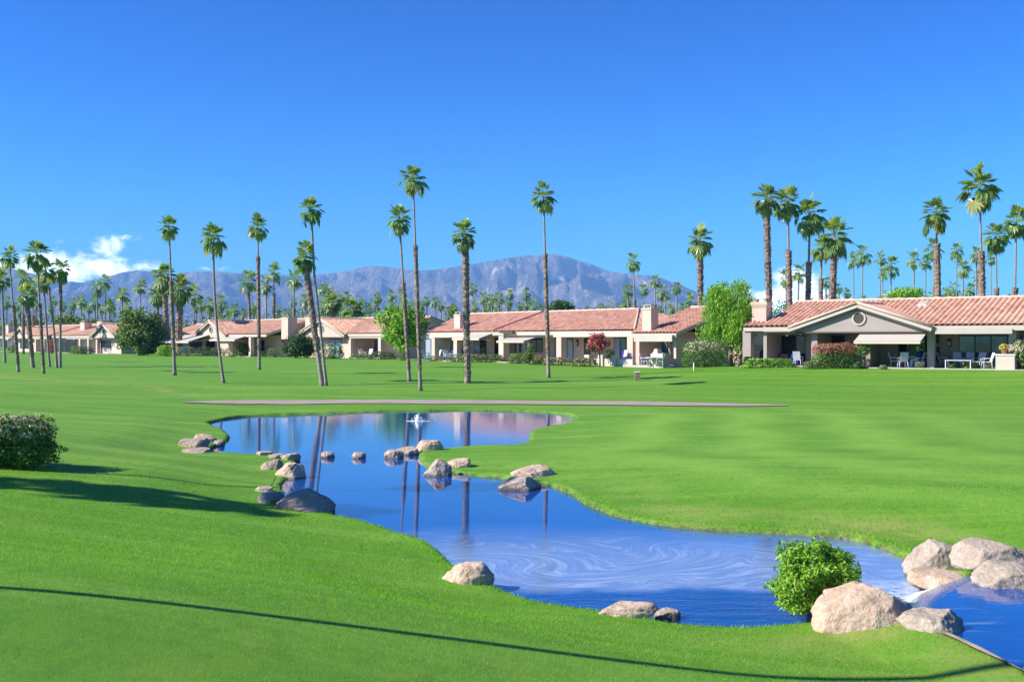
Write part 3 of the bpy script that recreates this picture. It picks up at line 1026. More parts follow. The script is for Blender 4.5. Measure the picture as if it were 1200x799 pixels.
# ---- grass blades close to the camera and along the banks
def build_grass():
    rng = np.random.default_rng(11)
    n = 470000
    d = 5.2 + (26.0 - 5.2) * rng.random(n) ** 0.85
    x = (rng.random(n) * 2 - 1) * (d * 0.50 + 0.6)
    xy = np.column_stack([x, d])
    h, s1, s2 = H(xy, True)
    s3 = sdist(xy, WEIR, 1.0)
    ok = (s1 > 0.05) & (s2 > 0.06) & (s3 > 0.05)
    ok &= rng.random(n) < 1 - sstep(d, 11, 26) * 0.97
    xy, h, d, s1 = xy[ok], h[ok], d[ok], s1[ok]
    ln = (0.013 + 0.013 * rng.random(len(d))) * (1 + 0.02 * (d - 8))
    near = s1 < 0.30
    ln = np.where(near, ln * rng.uniform(1.0, 2.1, len(d)), ln)
    wd = 0.0028 + 0.0008 * (d - 7)
    a = rng.random(len(d)) * 2 * math.pi
    lean = rng.normal(size=(len(d), 2)) * 0.45
    base = np.column_stack([xy, h - 0.004])
    sx = np.column_stack([np.cos(a), np.sin(a), np.zeros(len(d))]) * (wd / 2)[:, None]
    tip = base + np.column_stack([lean * ln[:, None], ln])
    V = np.stack([base - sx, base + sx, tip], 1)
    me = tri_mesh('grass_blades', V, M['grass_blade'], rng.random(len(d)) ** 1.3)
    tag(link('grass_blades', me), 'short mown grass blades on the near banks', 'grass', None, 'stuff')
    # longer fringe hanging over the water's edge
    P_ = []
    for poly, z in ((POND, 0.08), (POOL, POOL_Z + 0.03)):
        nxt = np.roll(poly, -1, 0)
        seg = np.linalg.norm(nxt - poly, axis=1)
        cnt = (seg * 70).astype(int)
        for k in range(len(poly)):
            f = rng.random(cnt[k])[:, None]
            P_.append(poly[k] * (1 - f) + nxt[k] * f)
    xy = np.concatenate(P_)
    xy = xy + rng.normal(size=xy.shape) * 0.035
    h, s1, s2 = H(xy, True)
    s3 = sdist(xy, WEIR, 1.0)
    clump = np.sin(xy[:, 0] * 3.1) * np.sin(xy[:, 1] * 2.3) + rng.normal(size=len(xy)) * 0.5
    ok = (h > 0.03) & (s3 > 0.1) & (clump > -0.25) & (xy[:, 1] < 52) & (np.abs(xy[:, 0]) < 16)
    xy, h = xy[ok], h[ok]
    n = len(xy)
    ln = rng.uniform(0.05, 0.13, n)
    wd = 0.004 + 0.0006 * xy[:, 1]
    a = rng.random(n) * 2 * math.pi
    base = np.column_stack([xy, h - 0.005])
    sx = np.column_stack([np.cos(a), np.sin(a), np.zeros(n)]) * (wd / 2)[:, None]
    tip = base + np.column_stack([rng.normal(size=(n, 2)) * 0.5 * ln[:, None], ln])
    me = tri_mesh('bank_grass', np.stack([base - sx, base + sx, tip], 1), M['grass_blade'], rng.random(n))
    tag(link('bank_grass', me), 'longer fringe of grass along the water line', 'grass', None, 'stuff')


build_grass()


# ---------------------------------------------------------------- rocks
def rock(px0, px1, py0, py1, mat, label, seed, depth=0.8, group='boulders around the pond', z=None, cuts=7, flat=0.0, name='boulder', sink=0.22, rz=0.0, cat='boulder', custom=None, hs=0.84):
    rnd = random.Random(seed)
    g = G((px0 + px1) / 2, py1 - 0.12 * (py1 - py0))
    if z is not None:
        d = FPX * (CAMZ - z) / (py1 - CY)
        g = Vector((((px0 + px1) / 2 - CX) / FPX * d, d, z))
    d = g.y
    wd = (px1 - px0) / FPX * d * 1.10
    ht = (py1 - py0) / FPX * d
    bm = bmesh.new()
    bmesh.ops.create_icosphere(bm, subdivisions=5, radius=1.0)
    planes = []
    small = (px1 - px0) < 45
    for k in range(cuts if not small else 6):
        nrm = Vector((rnd.gauss(0, 1), rnd.gauss(0, 1), rnd.gauss(0.25, 0.7))).normalized()
        planes.append((nrm, rnd.uniform(0.66, 0.88) if small else rnd.uniform(0.55, 0.84)))
    if custom:
        planes = [(Vector(n_).normalized(), c_) for n_, c_ in custom]
    planes.append((Vector((rnd.uniform(-0.2, 0.1), rnd.uniform(-0.25, 0.0), 1)).normalized(), 0.72 - flat))
    off = Vector((rnd.uniform(0, 50), rnd.uniform(0, 50), rnd.uniform(0, 50)))
    for v in bm.verts:
        p = v.co.copy()
        for nrm, c in planes:
            s = p.dot(nrm) - c
            if s > 0:
                p -= nrm * (s * 0.95)
        nz = mnoise.fractal(p * 1.6 + off, 0.8, 2.0, 4) * 0.075 + mnoise.fractal(p * 5.5 + off, 0.7, 2.0, 5) * 0.045 - 0.02 * max(0, mnoise.ridged_multi_fractal(p * 2.4 + off, 0.9, 2.2, 4, 1.0, 2.0) - 1.3)
        nz -= 0.06 * max(0, mnoise.noise(p * 3.0 + off * 1.7) - 0.25)
        v.co = p * (1 + nz)
    zs = [v.co.z for v in bm.verts]
    zmin, zmax = min(zs), max(zs)
    cut = zmin + (zmax - zmin) * (0.30 + 0.75 * sink)
    xs = [v.co.x for v in bm.verts if v.co.z > cut - 0.1]
    sx = wd / (max(xs) - min(xs))
    sz = ht / (zmax - cut) * 0.97 * hs
    sy = depth * wd / 2
    cx = (max(xs) + min(xs)) / 2
    for v in bm.verts:
        v.co = Vector(((v.co.x - cx) * sx, v.co.y * sy, (v.co.z - cut) * sz))
    me = bpy.data.meshes.new(name)
    bm.to_mesh(me)
    bm.free()
    me.polygons.foreach_set('use_smooth', [True] * len(me.polygons))
    me.materials.append(M[mat])
    o = link(name, me)
    o.location = (g.x, g.y + sy * 0.55, g.z)
    o.rotation_euler = (0, 0, rz)
    return tag(o, label, cat, group)


ROCKS = [
    ((966, 1082, 684, 740), 'rock_tan', 'large tan boulder on the near bank right of the leafy green bush', dict(depth=0.7, flat=0.05, sink=0.22, hs=0.78, custom=[((-0.55, -0.25, 0.75), 0.62), ((0.75, -0.45, 0.35), 0.60), ((-0.35, -0.85, 0.30), 0.66), ((0.30, -0.90, 0.20), 0.70), ((0.55, 0.1, 0.85), 0.66), ((-0.9, -0.1, 0.2), 0.82), ((0.1, -0.55, 0.85), 0.64), ((0.85, 0.4, 0.1), 0.8)])),
    ((948, 985, 700, 722), 'rock_tan', 'small tan stone between the green bush and the large tan boulder', dict(sink=0.2)),
    ((1062, 1134, 710, 741), 'rock_pale', 'rounded pale boulder lying partly in the upper pool beside the large tan boulder', dict(z=0.22, sink=0.3, hs=0.78)),
    ((1066, 1128, 640, 677), 'rock_pale', 'pale slanting boulder at the water edge left of the white boulders', dict(depth=0.6, hs=0.92, custom=[((-0.62, -0.25, 0.72), 0.42), ((0.3, -0.9, 0.3), 0.60), ((0.2, -0.2, 0.95), 0.70), ((0.9, -0.3, 0.2), 0.78), ((-0.3, -0.85, 0.4), 0.60)])),
    ((1074, 1142, 666, 694), 'rock_tan', 'flat tan ledge stone beneath the running water', dict(z=0.02, flat=0.25, sink=0.15, depth=0.9)),
    ((1128, 1216, 628, 660), 'rock_pale', 'tall white boulder on the bank behind the upper pool', dict(depth=0.7, z=0.34, hs=0.78, custom=[((-0.8, -0.35, 0.45), 0.60), ((0.1, -0.95, 0.25), 0.62), ((-0.1, -0.3, 0.95), 0.50), ((0.6, -0.6, 0.5), 0.66), ((0.5, 0.2, 0.8), 0.58)])),
    ((1150, 1232, 655, 688), 'rock_pale', 'low white boulder at the far edge of the upper pool', dict(depth=0.7, z=0.22, hs=0.78, flat=0.15, custom=[((-0.55, -0.3, 0.75), 0.55), ((0.1, -0.95, 0.25), 0.62), ((0.05, -0.45, 0.9), 0.55), ((0.5, -0.3, 0.8), 0.60), ((0.8, -0.5, 0.1), 0.75)])),
    ((517, 577, 660, 687), 'rock_tan', 'brown humped boulder alone on the near left bank', dict(sink=0.3)),
    ((705, 770, 707, 725), 'rock_tan', 'long flat orange stone at the near water edge', dict(flat=0.15, depth=0.5, sink=0.2, cuts=9)),
    ((768, 798, 715, 729), 'rock_pale', 'small white stone touching the long flat orange stone', dict(sink=0.25)),
    ((585, 633, 555, 574), 'rock_pale', 'pale boulder in the water below the grassy point', dict(sink=0.3, z=0.0)),
    ((600, 650, 545, 561), 'rock_tan', 'tan boulder on the grass just behind the pale waterside boulder', dict(sink=0.3)),
    ((496, 528, 536, 558), 'rock_pale', 'upright pale boulder in the water at the tip of the grassy point', dict(z=0.0, sink=0.2, hs=0.9, custom=[((-0.7, -0.1, 0.7), 0.55), ((0.3, -0.85, 0.35), 0.6), ((0.4, -0.2, 0.9), 0.6), ((-0.4, -0.85, 0.2), 0.68), ((0.9, -0.2, 0.1), 0.75)])),
    ((524, 551, 537, 549), 'rock_tan', 'small pinkish boulder right of the upright pale one', dict(sink=0.3)),
    ((487, 518, 515, 529), 'rock_tan', 'brown rounded boulder at the back of the grassy point', dict(sink=0.25)),
    ((450, 472, 525, 537), 'rock_pale', 'low pale stone leading out from the brown boulder into the water', dict(z=0.0, sink=0.3)),
    ((464, 490, 522, 533), 'rock_pale', 'flat pale stone joined to the brown rounded boulder', dict(z=0.0, sink=0.3, flat=0.2)),
    ((412, 428, 528, 537), 'rock_pale', 'white stone alone in the middle of the water', dict(z=0.0, sink=0.35)),
    ((376, 391, 527, 536.5), 'rock_pale', 'white stone in the water nearest the left bank stones', dict(z=0.0, sink=0.35)),
    ((321, 357, 541, 564), 'rock_tan', 'round pink boulder on the left bank at the narrow channel', dict(sink=0.3, hs=0.85, custom=[((-0.6, -0.2, 0.7), 0.66), ((0.5, -0.6, 0.5), 0.7), ((0.2, 0.3, 0.9), 0.66), ((-0.3, -0.9, 0.2), 0.75), ((0.9, 0.1, 0.3), 0.78)])),
    ((305, 329, 538, 552), 'rock_grey', 'small brown wedge of stone left of the round pink boulder', dict(sink=0.3)),
    ((300, 318, 529, 534), 'rock_pale', 'thin pale slab topmost of the left channel stones', dict(flat=0.2)),
    ((314, 334, 530, 538), 'rock_grey', 'dark slab right of the thin pale slab', dict(flat=0.2, hs=0.7)),
    ((328, 351, 531, 540), 'rock_pale', 'pale slab standing in the channel water', dict(flat=0.2)),
    ((322, 387, 574, 601), 'rock_grey', 'biggest purple brown boulder on the left bank', dict(sink=0.25, depth=0.8, hs=0.8, custom=[((-0.5, -0.2, 0.85), 0.60), ((0.25, -0.8, 0.5), 0.62), ((0.55, 0.1, 0.8), 0.64), ((-0.2, -0.95, 0.2), 0.75), ((0.9, -0.3, 0.25), 0.80)])),
    ((302, 333, 576, 591), 'rock_grey', 'dark brown stone at the left foot of the biggest left bank boulder', dict(sink=0.3)),
    ((339, 384, 591, 601), 'rock_pale', 'pale flat stone in front of the biggest left bank boulder', dict(sink=0.3, flat=0.15)),
    ((299, 319, 570, 577), 'rock_pale', 'thin pale stone beside the yellow stick on the left bank', dict(sink=0.3)),
    ((208, 242, 513, 526), 'rock_grey', 'dark jagged rock at the left end of the far rock pile', dict(sink=0.2, cuts=12)),
    ((226, 248, 508, 519), 'rock_tan', 'sunlit tan rock on top of the far rock pile', dict(sink=0.3)),
    ((238, 253, 512, 520), 'rock_grey', 'small dark rock right of the sunlit tan rock', dict(sink=0.3)),
    ((249, 262, 516, 523), 'rock_grey', 'last small rock of the far pile touching the water', dict(sink=0.3)),
    ((212, 244, 525, 531), 'rock_grey', 'flat stone in the grass below the far rock pile', dict(sink=0.3, flat=0.2)),
]
for i, (bb, mt, lb, kw) in enumerate(ROCKS):
    rock(*bb, mt, lb, 100 + i, **kw)
# ---------------------------------------------------------------- houses
class Fr:
    """frame of a house: u along its front (to the right), v into its depth, w up"""
    def __init__(self, px, d, yaw, z):
        self.o = Vector(((px - CX) / FPX * d, d, z))
        self.a = math.radians(yaw)
        self.U = Vector((math.cos(self.a), -math.sin(self.a), 0))
        self.Vd = Vector((math.sin(self.a), math.cos(self.a), 0))

    def u(self, px, v=0.0):
        s = (px - CX) / FPX
        q = self.o + self.Vd * v
        return (s * q.y - q.x) / (self.U.x - s * self.U.y)

    def wpt(self, u, v, w=0.0):
        return self.o + self.U * u + self.Vd * v + Vector((0, 0, w))


def tile_roof(mb, e0, e1, r1, r0, period=0.36, samples=6, amp=0.085, row=0.42):
    """corrugated clay tiles between an eave e0-e1 and a ridge r0-r1"""
    e0, e1, r0, r1 = map(Vector, (e0, e1, r0, r1))
    U = (e1 - e0)
    L = U.length
    U.normalize() if L > 1e-6 else None
    if L < 0.05:
        U = (r1 - r0).normalized()
    S = (r0 - e0) - U * (r0 - e0).dot(U)
    hs = S.length
    S.normalize()
    Nn = U.cross(S)
    if Nn.z < 0:
        Nn = -Nn
    a0, a1 = (r0 - e0).dot(U), (r1 - e0).dot(U)
    lo, hi = min(0, a0), max(L, a1)
    n = max(2, int((hi - lo) / period * samples))
    ss = [lo + (hi - lo) * i / n for i in range(n + 1)]
    rows = max(2, int(round(hs / row)))
    vs, fs, uv = [], [], []
    seed = random.random() * 50
    for r in range(rows):
        for (t, lift) in ((r / rows, 0.022), ((r + 1) / rows, 0.0)):
            s0, s1 = a0 * t, L + (a1 - L) * t
            for s in ss:
                c = min(max(s, s0), s1)
                h = amp * abs(math.cos(math.pi * c / period)) ** 0.8 * 1.6 - amp * 0.3 + lift
                vs.append(e0 + U * c + S * (hs * t) + Nn * h)
    m = n + 1
    for k in range(2 * rows - 1):
        for i in range(n):
            t = (k // 2 + 0.5) / rows
            mid = (ss[i] + ss[i + 1]) / 2
            if mid < a0 * t - 0.2 or mid > L + (a1 - L) * t + 0.2:
                continue
            fs.append((k * m + i, k * m + i + 1, (k + 1) * m + i + 1, (k + 1) * m + i))
            uv.append((math.floor(mid / period + 0.5) + seed, (k // 2) + 0.37))
    mb.add(vs, fs, uv, False)


def chimney(par, u, v, w0, w1, su, sv, mat, flare=True):
    mb = MB()
    if flare:
        mb.box(u - su / 2, u + su / 2, v - sv / 2, v + sv / 2, w0, w1 - 0.55)
        f = 0.10
        mb.hexa([(u - su / 2, v - sv / 2, w1 - 0.55), (u + su / 2, v - sv / 2, w1 - 0.55), (u + su / 2, v + sv / 2, w1 - 0.55), (u - su / 2, v + sv / 2, w1 - 0.55)],
                [(u - su / 2 - f, v - sv / 2 - f, w1 - 0.28), (u + su / 2 + f, v - sv / 2 - f, w1 - 0.28), (u + su / 2 + f, v + sv / 2 + f, w1 - 0.28), (u - su / 2 - f, v + sv / 2 + f, w1 - 0.28)])
        mb.box(u - su / 2 - f, u + su / 2 + f, v - sv / 2 - f, v + sv / 2 + f, w1 - 0.28, w1 - 0.10)
    else:
        mb.box(u - su / 2, u + su / 2, v - sv / 2, v + sv / 2, w0, w1 - 0.25)
        mb.box(u - su / 2 - 0.05, u + su / 2 + 0.05, v - sv / 2 - 0.05, v + sv / 2 + 0.05, w1 - 0.25, w1 - 0.10)
    c = mb.build('chimney', mat, par)
    cap = MB()
    for sx in (-1, 1):
        for sy in (-1, 1):
            cap.box(u + sx * su * 0.36 - 0.07, u + sx * su * 0.36 + 0.07, v + sy * sv * 0.30 - 0.07, v + sy * sv * 0.30 + 0.07, w1 - 0.10, w1 + 0.10)
    cap.box(u - su * 0.46, u + su * 0.46, v - sv * 0.46, v + sv * 0.46, w1 + 0.10, w1 + 0.15)
    cap.build('chimney_cap', M['fascia'], c)
    return c


def opening(par, u0, u1, v, w0, w1, kind, panes=2, mat='glass_dark', face=-1):
    """framed glass set in front of the wall plane v: frame, panes"""
    nm = 'sliding_door' if w0 < 0.2 else 'window'
    f = 0.07
    fr = MB()
    y0, y1 = v - 0.07, v - 0.004
    fr.box(u0, u1, y0, y1, w1 - f, w1)
    fr.box(u0, u1, y0, y1, w0, w0 + f)
    n = panes
    for i in range(n + 1):
        c = u0 + (u1 - u0) * i / n
        a, b = max(u0, c - f / 2), min(u1, c + f / 2)
        fr.box(a, b, y0 + 0.002, y1 - 0.002, w0 + f, w1 - f)
    o = fr.build(nm, M['frame'], par)
    for i in range(n):
        a, b = u0 + (u1 - u0) * i / n + f / 2, u0 + (u1 - u0) * (i + 1) / n - f / 2
        mt = mat[i % len(mat)] if isinstance(mat, (list, tuple)) else mat
        MB().box(a, b, v - 0.045, v - 0.01, w0 + f, w1 - f).build('pane', M[mt], o)
    return o


def awning(par, u0, u1, v0, wt, proj, drop, hem=0.22):
    a = MB()
    th = 0.05
    a.hexa([(u0, v0 - proj, wt - drop - th), (u1, v0 - proj, wt - drop - th), (u1, v0, wt - th), (u0, v0, wt - th)],
           [(u0, v0 - proj, wt - drop), (u1, v0 - proj, wt - drop), (u1, v0, wt), (u0, v0, wt)])
    a.box(u0, u1, v0 - proj - 0.05, v0 - proj, wt - drop - hem, wt - drop + 0.03)
    o = a.build('awning', M['awning'], par)
    h = MB().box(u0 + 0.01, u1 - 0.01, v0 - proj - 0.062, v0 - proj - 0.052, wt - drop - hem, wt - drop - hem + 0.06)
    h.build('awning_hem', M['awning_stripe'], o)
    for u in (u0 + 0.2, u1 - 0.2):
        MB().beam((u, v0, wt - 0.65), (u, v0 - proj + 0.1, wt - drop - 0.08), 0.05, 0.05).build('awning_arm', M['white_metal'], o)
    return o


def wall_lamp(par, u, v, w):
    m = MB().box(u - 0.10, u + 0.10, v - 0.12, v - 0.004, w - 0.24, w + 0.24)
    m.box(u - 0.14, u + 0.14, v - 0.16, v - 0.002, w + 0.24, w + 0.30)
    o = m.build('wall_lamp', M['black'], par)
    MB().box(u - 0.045, u + 0.045, v - 0.14, v - 0.122, w - 0.15, w + 0.12).build('lamp_glass', M['white'], o)


def pillars(par, us, v, h, wd, mat):
    for u in us:
        MB().box(u - wd / 2, u + wd / 2, v, v + wd, -0.3, h).build('pillar', mat, par)


EV = 2.72      # eave height
RV, RW = 6.0, 4.62   # ridge depth and height
SL = (RW - EV) / (RV + 0.45)


def roof_w(v):
    return EV + (v + 0.45) * SL


def main_roof(par, uL, uR, tile, v0=-0.45, hipL=0.0, hipR=0.0, smp=5, rv=RV, drop=0.0):
    mb = MB()
    z = lambda v: roof_w(v) + 0.10 - drop
    tile_roof(mb, (uL, v0, z(v0)), (uR, v0, z(v0)), (uR - hipR, rv, z(rv)), (uL + hipL, rv, z(rv)), samples=smp)
    bv = rv + rv - v0
    tile_roof(mb, (uR, bv, z(v0)), (uL, bv, z(v0)), (uL + hipL, rv, z(rv)), (uR - hipR, rv, z(rv)), samples=3)
    if hipL:
        tile_roof(mb, (uL, bv, z(v0)), (uL, v0, z(v0)), (uL + hipL, rv, z(rv)), (uL + hipL, rv, z(rv)), samples=4)
    if hipR:
        tile_roof(mb, (uR, v0, z(v0)), (uR, bv, z(v0)), (uR - hipR, rv, z(rv)), (uR - hipR, rv, z(rv)), samples=4)
    o = mb.build('roof', M[tile], par)
    rc = MB()
    n = int((uR - hipR - uL - hipL) / 0.45) + 1
    pts = [(uL + hipL + (uR - hipR - uL - hipL) * i / n, rv, z(rv) + 0.06 + 0.02 * (i % 2)) for i in range(n + 1)]
    rc.tube(pts, [0.11 + 0.02 * (i % 2) for i in range(n + 1)], 7)
    for hp, ue, ur in ((hipL, uL, uL + hipL), (hipR, uR, uR - hipR)):
        if hp:
            rc.tube([(ue, v0, z(v0) + 0.06), (ur, rv, z(rv) + 0.06)], [0.11, 0.11], 7)
    rc.build('ridge_tiles', M['ridge'], o)
    # deck, soffit and fascia under the tiles
    dk = MB()
    th = 0.10
    dk.prism_x([(v0 + 0.05, z(v0) - 0.03), (rv, z(rv) - 0.03), (bv - 0.05, z(v0) - 0.03), (bv - 0.05, z(v0) - 0.03 - th), (rv, z(rv) - 0.03 - th), (v0 + 0.05, z(v0) - 0.03 - th)], uL + max(hipL, 0.0) + 0.04, uR - max(hipR, 0.0) - 0.04)
    dk.build('roof_deck', M['soffit'], o)
    fa = MB()
    fa.box(uL + 0.03, uR - 0.03, v0 - 0.02, v0 + 0.045, z(v0) - 0.34, z(v0) - 0.035)
    if not hipR:
        for s0, s1 in ((v0, rv), (bv, rv)):
            fa.beam((uR - 0.02, s0 + (0.05 if s1 > s0 else -0.05), z(v0) - 0.13), (uR - 0.02, s1, z(rv) - 0.13), 0.06, 0.22)
    if not hipL:
        for s0, s1 in ((v0, rv), (bv, rv)):
            fa.beam((uL + 0.02, s0 + (0.05 if s1 > s0 else -0.05), z(v0) - 0.13), (uL + 0.02, s1, z(rv) - 0.13), 0.06, 0.22)
    fa.build('fascia', M['fascia'], par)
    return o


def body(par, uL, uR, vf, mat, rv=RV, gableL=True, gableR=True, v0=-0.45, drop=0.0):
    """closed body of the house: front wall at depth vf, ends carried up to the roof"""
    bv = rv + rv - v0 - 0.5
    mb = MB()
    z = lambda v: roof_w(v) - 0.06 - drop
    top = EV - 0.05 - drop
    mb.box(uL + 0.28, uR - 0.28, vf, bv - 0.02, -0.4, top)
    for u0, u1, g in ((uL, uL + 0.25, gableL), (uR - 0.25, uR, gableR)):
        if g:
            mb.prism_x([(vf - 0.003, -0.4), (bv, -0.4), (bv, z(v0 + 0.5)), (rv, z(rv)), (vf - 0.003, z(vf))], u0, u1)
    return mb.build('wall', mat, par)


def cross_gable(par, uc, hw, tile, mat, vw=-0.53, rise=None, vent=True, base=EV, pillar_side=None):
    """gable over the front: triangular wall, two tiled slopes running back into the main roof, trim and round vent"""
    rise = rise or hw * math.tan(math.radians(18.0))
    v0 = vw - 0.42
    zr = base + rise + 0.14
    vb = (zr - 0.10 - EV) / SL - 0.45
    ze = base + 0.10
    rf = MB()
    for s in (-1, 1):
        tile_roof(rf, (uc + s * (hw + 0.35), v0, ze - 0.35 * rise / hw), (uc + s * (hw + 0.35), v0 + 0.3, ze - 0.35 * rise / hw), (uc, vb, zr), (uc, v0, zr), samples=5)
    ro = rf.build('gable_roof', M[tile], par)
    rk = MB()
    for s in (-1, 1):
        rk.tube([(uc + s * (hw + 0.35), v0 + 0.02, ze - 0.35 * rise / hw + 0.06), (uc, v0 + 0.02, zr + 0.07)], [0.09, 0.09], 6)
    rk.tube([(uc, v0, zr + 0.08), (uc, vb, zr + 0.08)], [0.11, 0.11], 6)
    rk.build('ridge_tiles', M['ridge'], ro)
    mb = MB().prism_y([(uc - hw, base - 0.28), (uc + hw, base - 0.28), (uc + hw, base - 0.02), (uc, base + rise - 0.05), (uc - hw, base - 0.02)], vw, vw + 0.2)
    mb.build('gable_wall', mat, par)
    tr = MB()
    for s in (-1, 1):
        p, q = Vector((uc + s * (hw + 0.33), v0 + 0.06, ze - 0.16 - 0.35 * rise / hw)), Vector((uc, v0 + 0.06, zr - 0.16))
        tr.beam(p, q, 0.07, 0.20)
    tr.build('gable_trim', M['fascia'], par)
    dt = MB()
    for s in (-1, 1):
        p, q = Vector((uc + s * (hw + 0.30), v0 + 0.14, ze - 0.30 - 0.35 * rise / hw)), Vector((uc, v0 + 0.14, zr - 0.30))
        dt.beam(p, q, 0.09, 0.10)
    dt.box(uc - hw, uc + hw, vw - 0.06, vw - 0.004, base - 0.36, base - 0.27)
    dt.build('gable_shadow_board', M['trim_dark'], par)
    if vent:
        r = 0.36
        vs = []
        vm = MB()
        n = 20
        for ring, (rr, y) in enumerate(((r + 0.11, vw - 0.004), (r + 0.11, vw - 0.09), (r, vw - 0.09), (r, vw - 0.03))):
            for k in range(n):
                a = 2 * math.pi * k / n
                vs.append((uc + rr * math.cos(a), y, base + rise * 0.42 + rr * math.sin(a)))
        fs = [(q * n + k, q * n + (k + 1) % n, (q + 1) * n + (k + 1) % n, (q + 1) * n + k) for q in range(3) for k in range(n)]
        vm.add(vs, fs)
        vo = vm.build('round_vent', M['fascia'], par)
        lv = MB()
        for k in range(-4, 5):
            zz = base + rise * 0.42 + k * 0.078
            ww = math.sqrt(max(0.0, (r * 0.97) ** 2 - (k * 0.078) ** 2))
            if ww > 0.05:
                lv.hexa([(uc - ww, vw - 0.06, zz - 0.025), (uc + ww, vw - 0.06, zz - 0.025), (uc + ww, vw - 0.012, zz + 0.015), (uc - ww, vw - 0.012, zz + 0.015)],
                        [(uc - ww, vw - 0.06, zz - 0.010), (uc + ww, vw - 0.06, zz - 0.010), (uc + ww, vw - 0.012, zz + 0.030), (uc - ww, vw - 0.012, zz + 0.030)])
        lv.build('louvre', M['trim_dark'], vo)


def beam_box(par, u0, u1, v0, v1, w0, w1, mat='fascia', name='beam'):
    return MB().box(u0, u1, v0, v1, w0, w1).build(name, M[mat], par)


def slab(par, u0, u1, v0, v1, w=0.06):
    return MB().box(u0, u1, v0, v1, -0.35, w).build('patio_floor', M['concrete'], par)


def new_house(fr, name, label):
    return root(name, label, 'house', fr.o, -fr.a, 'tile roofed houses along the fairway')


# ---- right house
FG = Fr(1017, 74.0, 36, 1.38)
hg = new_house(FG, 'house', 'taupe house with orange tiled roof, front gable with round vent and open awning')
uc = (FG.u(935) + FG.u(1090)) / 2
hwG = (FG.u(1090) - FG.u(935)) / 2
uL, uR = FG.u(897), FG.u(1290)
T = M['stucco_taupe']
main_roof(hg, uL, uR, 'tile_orange', smp=8)
body(hg, uL + 0.3, uR - 0.3, 3.0, T)
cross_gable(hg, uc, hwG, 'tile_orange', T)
slab(hg, FG.u(874), FG.u(1262), -1.0, 2.98)
# side and dividing walls of the two patios
MB().box(FG.u(893), FG.u(893) + 0.25, 0.25, 3.3, -0.3, EV - 0.32).build('patio_wall', T, hg)
MB().box(FG.u(950), FG.u(950) + 0.45, 0.1, 2.99, -0.3, EV - 0.33).build('patio_wall', T, hg)
MB().box(FG.u(1010), FG.u(1010) + 0.3, 0.8, 2.99, -0.3, EV - 0.33).build('patio_wall', T, hg)
MB().box(FG.u(1182), FG.u(1191), 0.0, 2.99, -0.3, EV - 0.34).build('patio_wall', T, hg)
MB().box(FG.u(1191) + 0.004, FG.u(1260), 1.2, 2.97, -0.3, EV - 0.36).build('patio_wall', T, hg)
pillars(hg, [FG.u(875)], 0.0, EV - 0.2, 0.62, T)
pillars(hg, [FG.u(954.5), FG.u(1090.5)], -0.02, EV - 0.29, 0.42, T)
lw = MB().box(FG.u(872), FG.u(897) + 0.1, -0.12, 0.7, EV - 0.2, EV + 0.06)
lw.build('beam', M['fascia'], hg)
lr = MB()
tile_roof(lr, (FG.u(872), -0.2, EV + 0.10), (FG.u(896), -0.2, EV + 0.10), (FG.u(896), 2.0, EV + 0.72), (FG.u(872), 2.0, EV + 0.72))
lr.build('side_roof', M['tile_red'], hg)
chimney(hg, FG.u(891, 1.2), 1.4, 2.4, RW + 0.12, 1.10, 0.9, M['stucco_pink'])
beam_box(hg, FG.u(897) + 0.02, FG.u(950), 0.02, 0.28, EV - 0.33, EV - 0.05)
beam_box(hg, FG.u(1092), FG.u(1191), 0.02, 0.28, EV - 0.33, EV - 0.05)
opening(hg, FG.u(900.5, 3), FG.u(944, 3), 3.0, 0.06, 2.25, 'door', 4, 'glass_dark')
opening(hg, FG.u(960, 3), FG.u(990, 3), 3.0, 0.7, 2.2, 'window', 2, 'glass_dark')
opening(hg, FG.u(1053, 3), FG.u(1066, 3), 3.0, 0.75, 2.15, 'window', 1, 'glass_dark')
opening(hg, FG.u(1095, 3), FG.u(1101, 3), 3.0, 0.06, 2.3, 'door', 1, 'glass_dark')
opening(hg, FG.u(1124, 3), FG.u(1181, 3), 3.0, 0.06, 2.2, 'door', 3, ['glass_teal', 'glass_blue', 'glass_teal'])
opening(hg, FG.u(1193, 1.2), FG.u(1197, 1.2), 1.2, 1.4, 2.2, 'window', 1, 'glass_dark')
MB().box(FG.u(1068, 2.6), FG.u(1084, 2.6), 2.6, 2.64, 0.06, 2.25).build('shade_screen', M['lime'], hg)
opening(hg, FG.u(1084.5, 3), FG.u(1088, 3), 3.0, 0.06, 2.2, 'door', 1, 'glass_dark')
wall_lamp(hg, FG.u(1113, 3), 3.0, 1.65)
awning(hg, FG.u(1010), FG.u(1087), -0.10, EV - 0.30, 1.5, 0.62, 0.16)
a_ = MB().box(FG.u(1099), FG.u(1189), -0.72, -0.55, EV - 0.45, EV - 0.12)
a_ = a_.build('rolled_awning', M['awning'], hg)
sk = MB()
u0, u1 = FG.u(1071, 4.2), FG.u(1090, 4.2)
sk.hexa([(u0, 3.9, roof_w(3.9) + 0.1), (u1, 3.9, roof_w(3.9) + 0.1), (u1, 5.4, roof_w(5.4) + 0.1), (u0, 5.4, roof_w(5.4) + 0.1)],
        [(u0 + 0.3, 4.2, roof_w(4.2) + 0.28), (u1 - 0.3, 4.2, roof_w(4.2) + 0.28), (u1 - 0.3, 5.1, roof_w(5.1) + 0.26), (u0 + 0.3, 5.1, roof_w(5.1) + 0.26)])
sk.build('skylight', M['fascia'], hg)
fan = MB().tube([(FG.u(922, 1.4), 1.4, EV - 0.1), (FG.u(922, 1.4), 1.4, EV - 0.42)], [0.03, 0.03], 6)
fan.ball((FG.u(922, 1.4), 1.4, EV - 0.48), 0.13, 10, 6, 0.8)
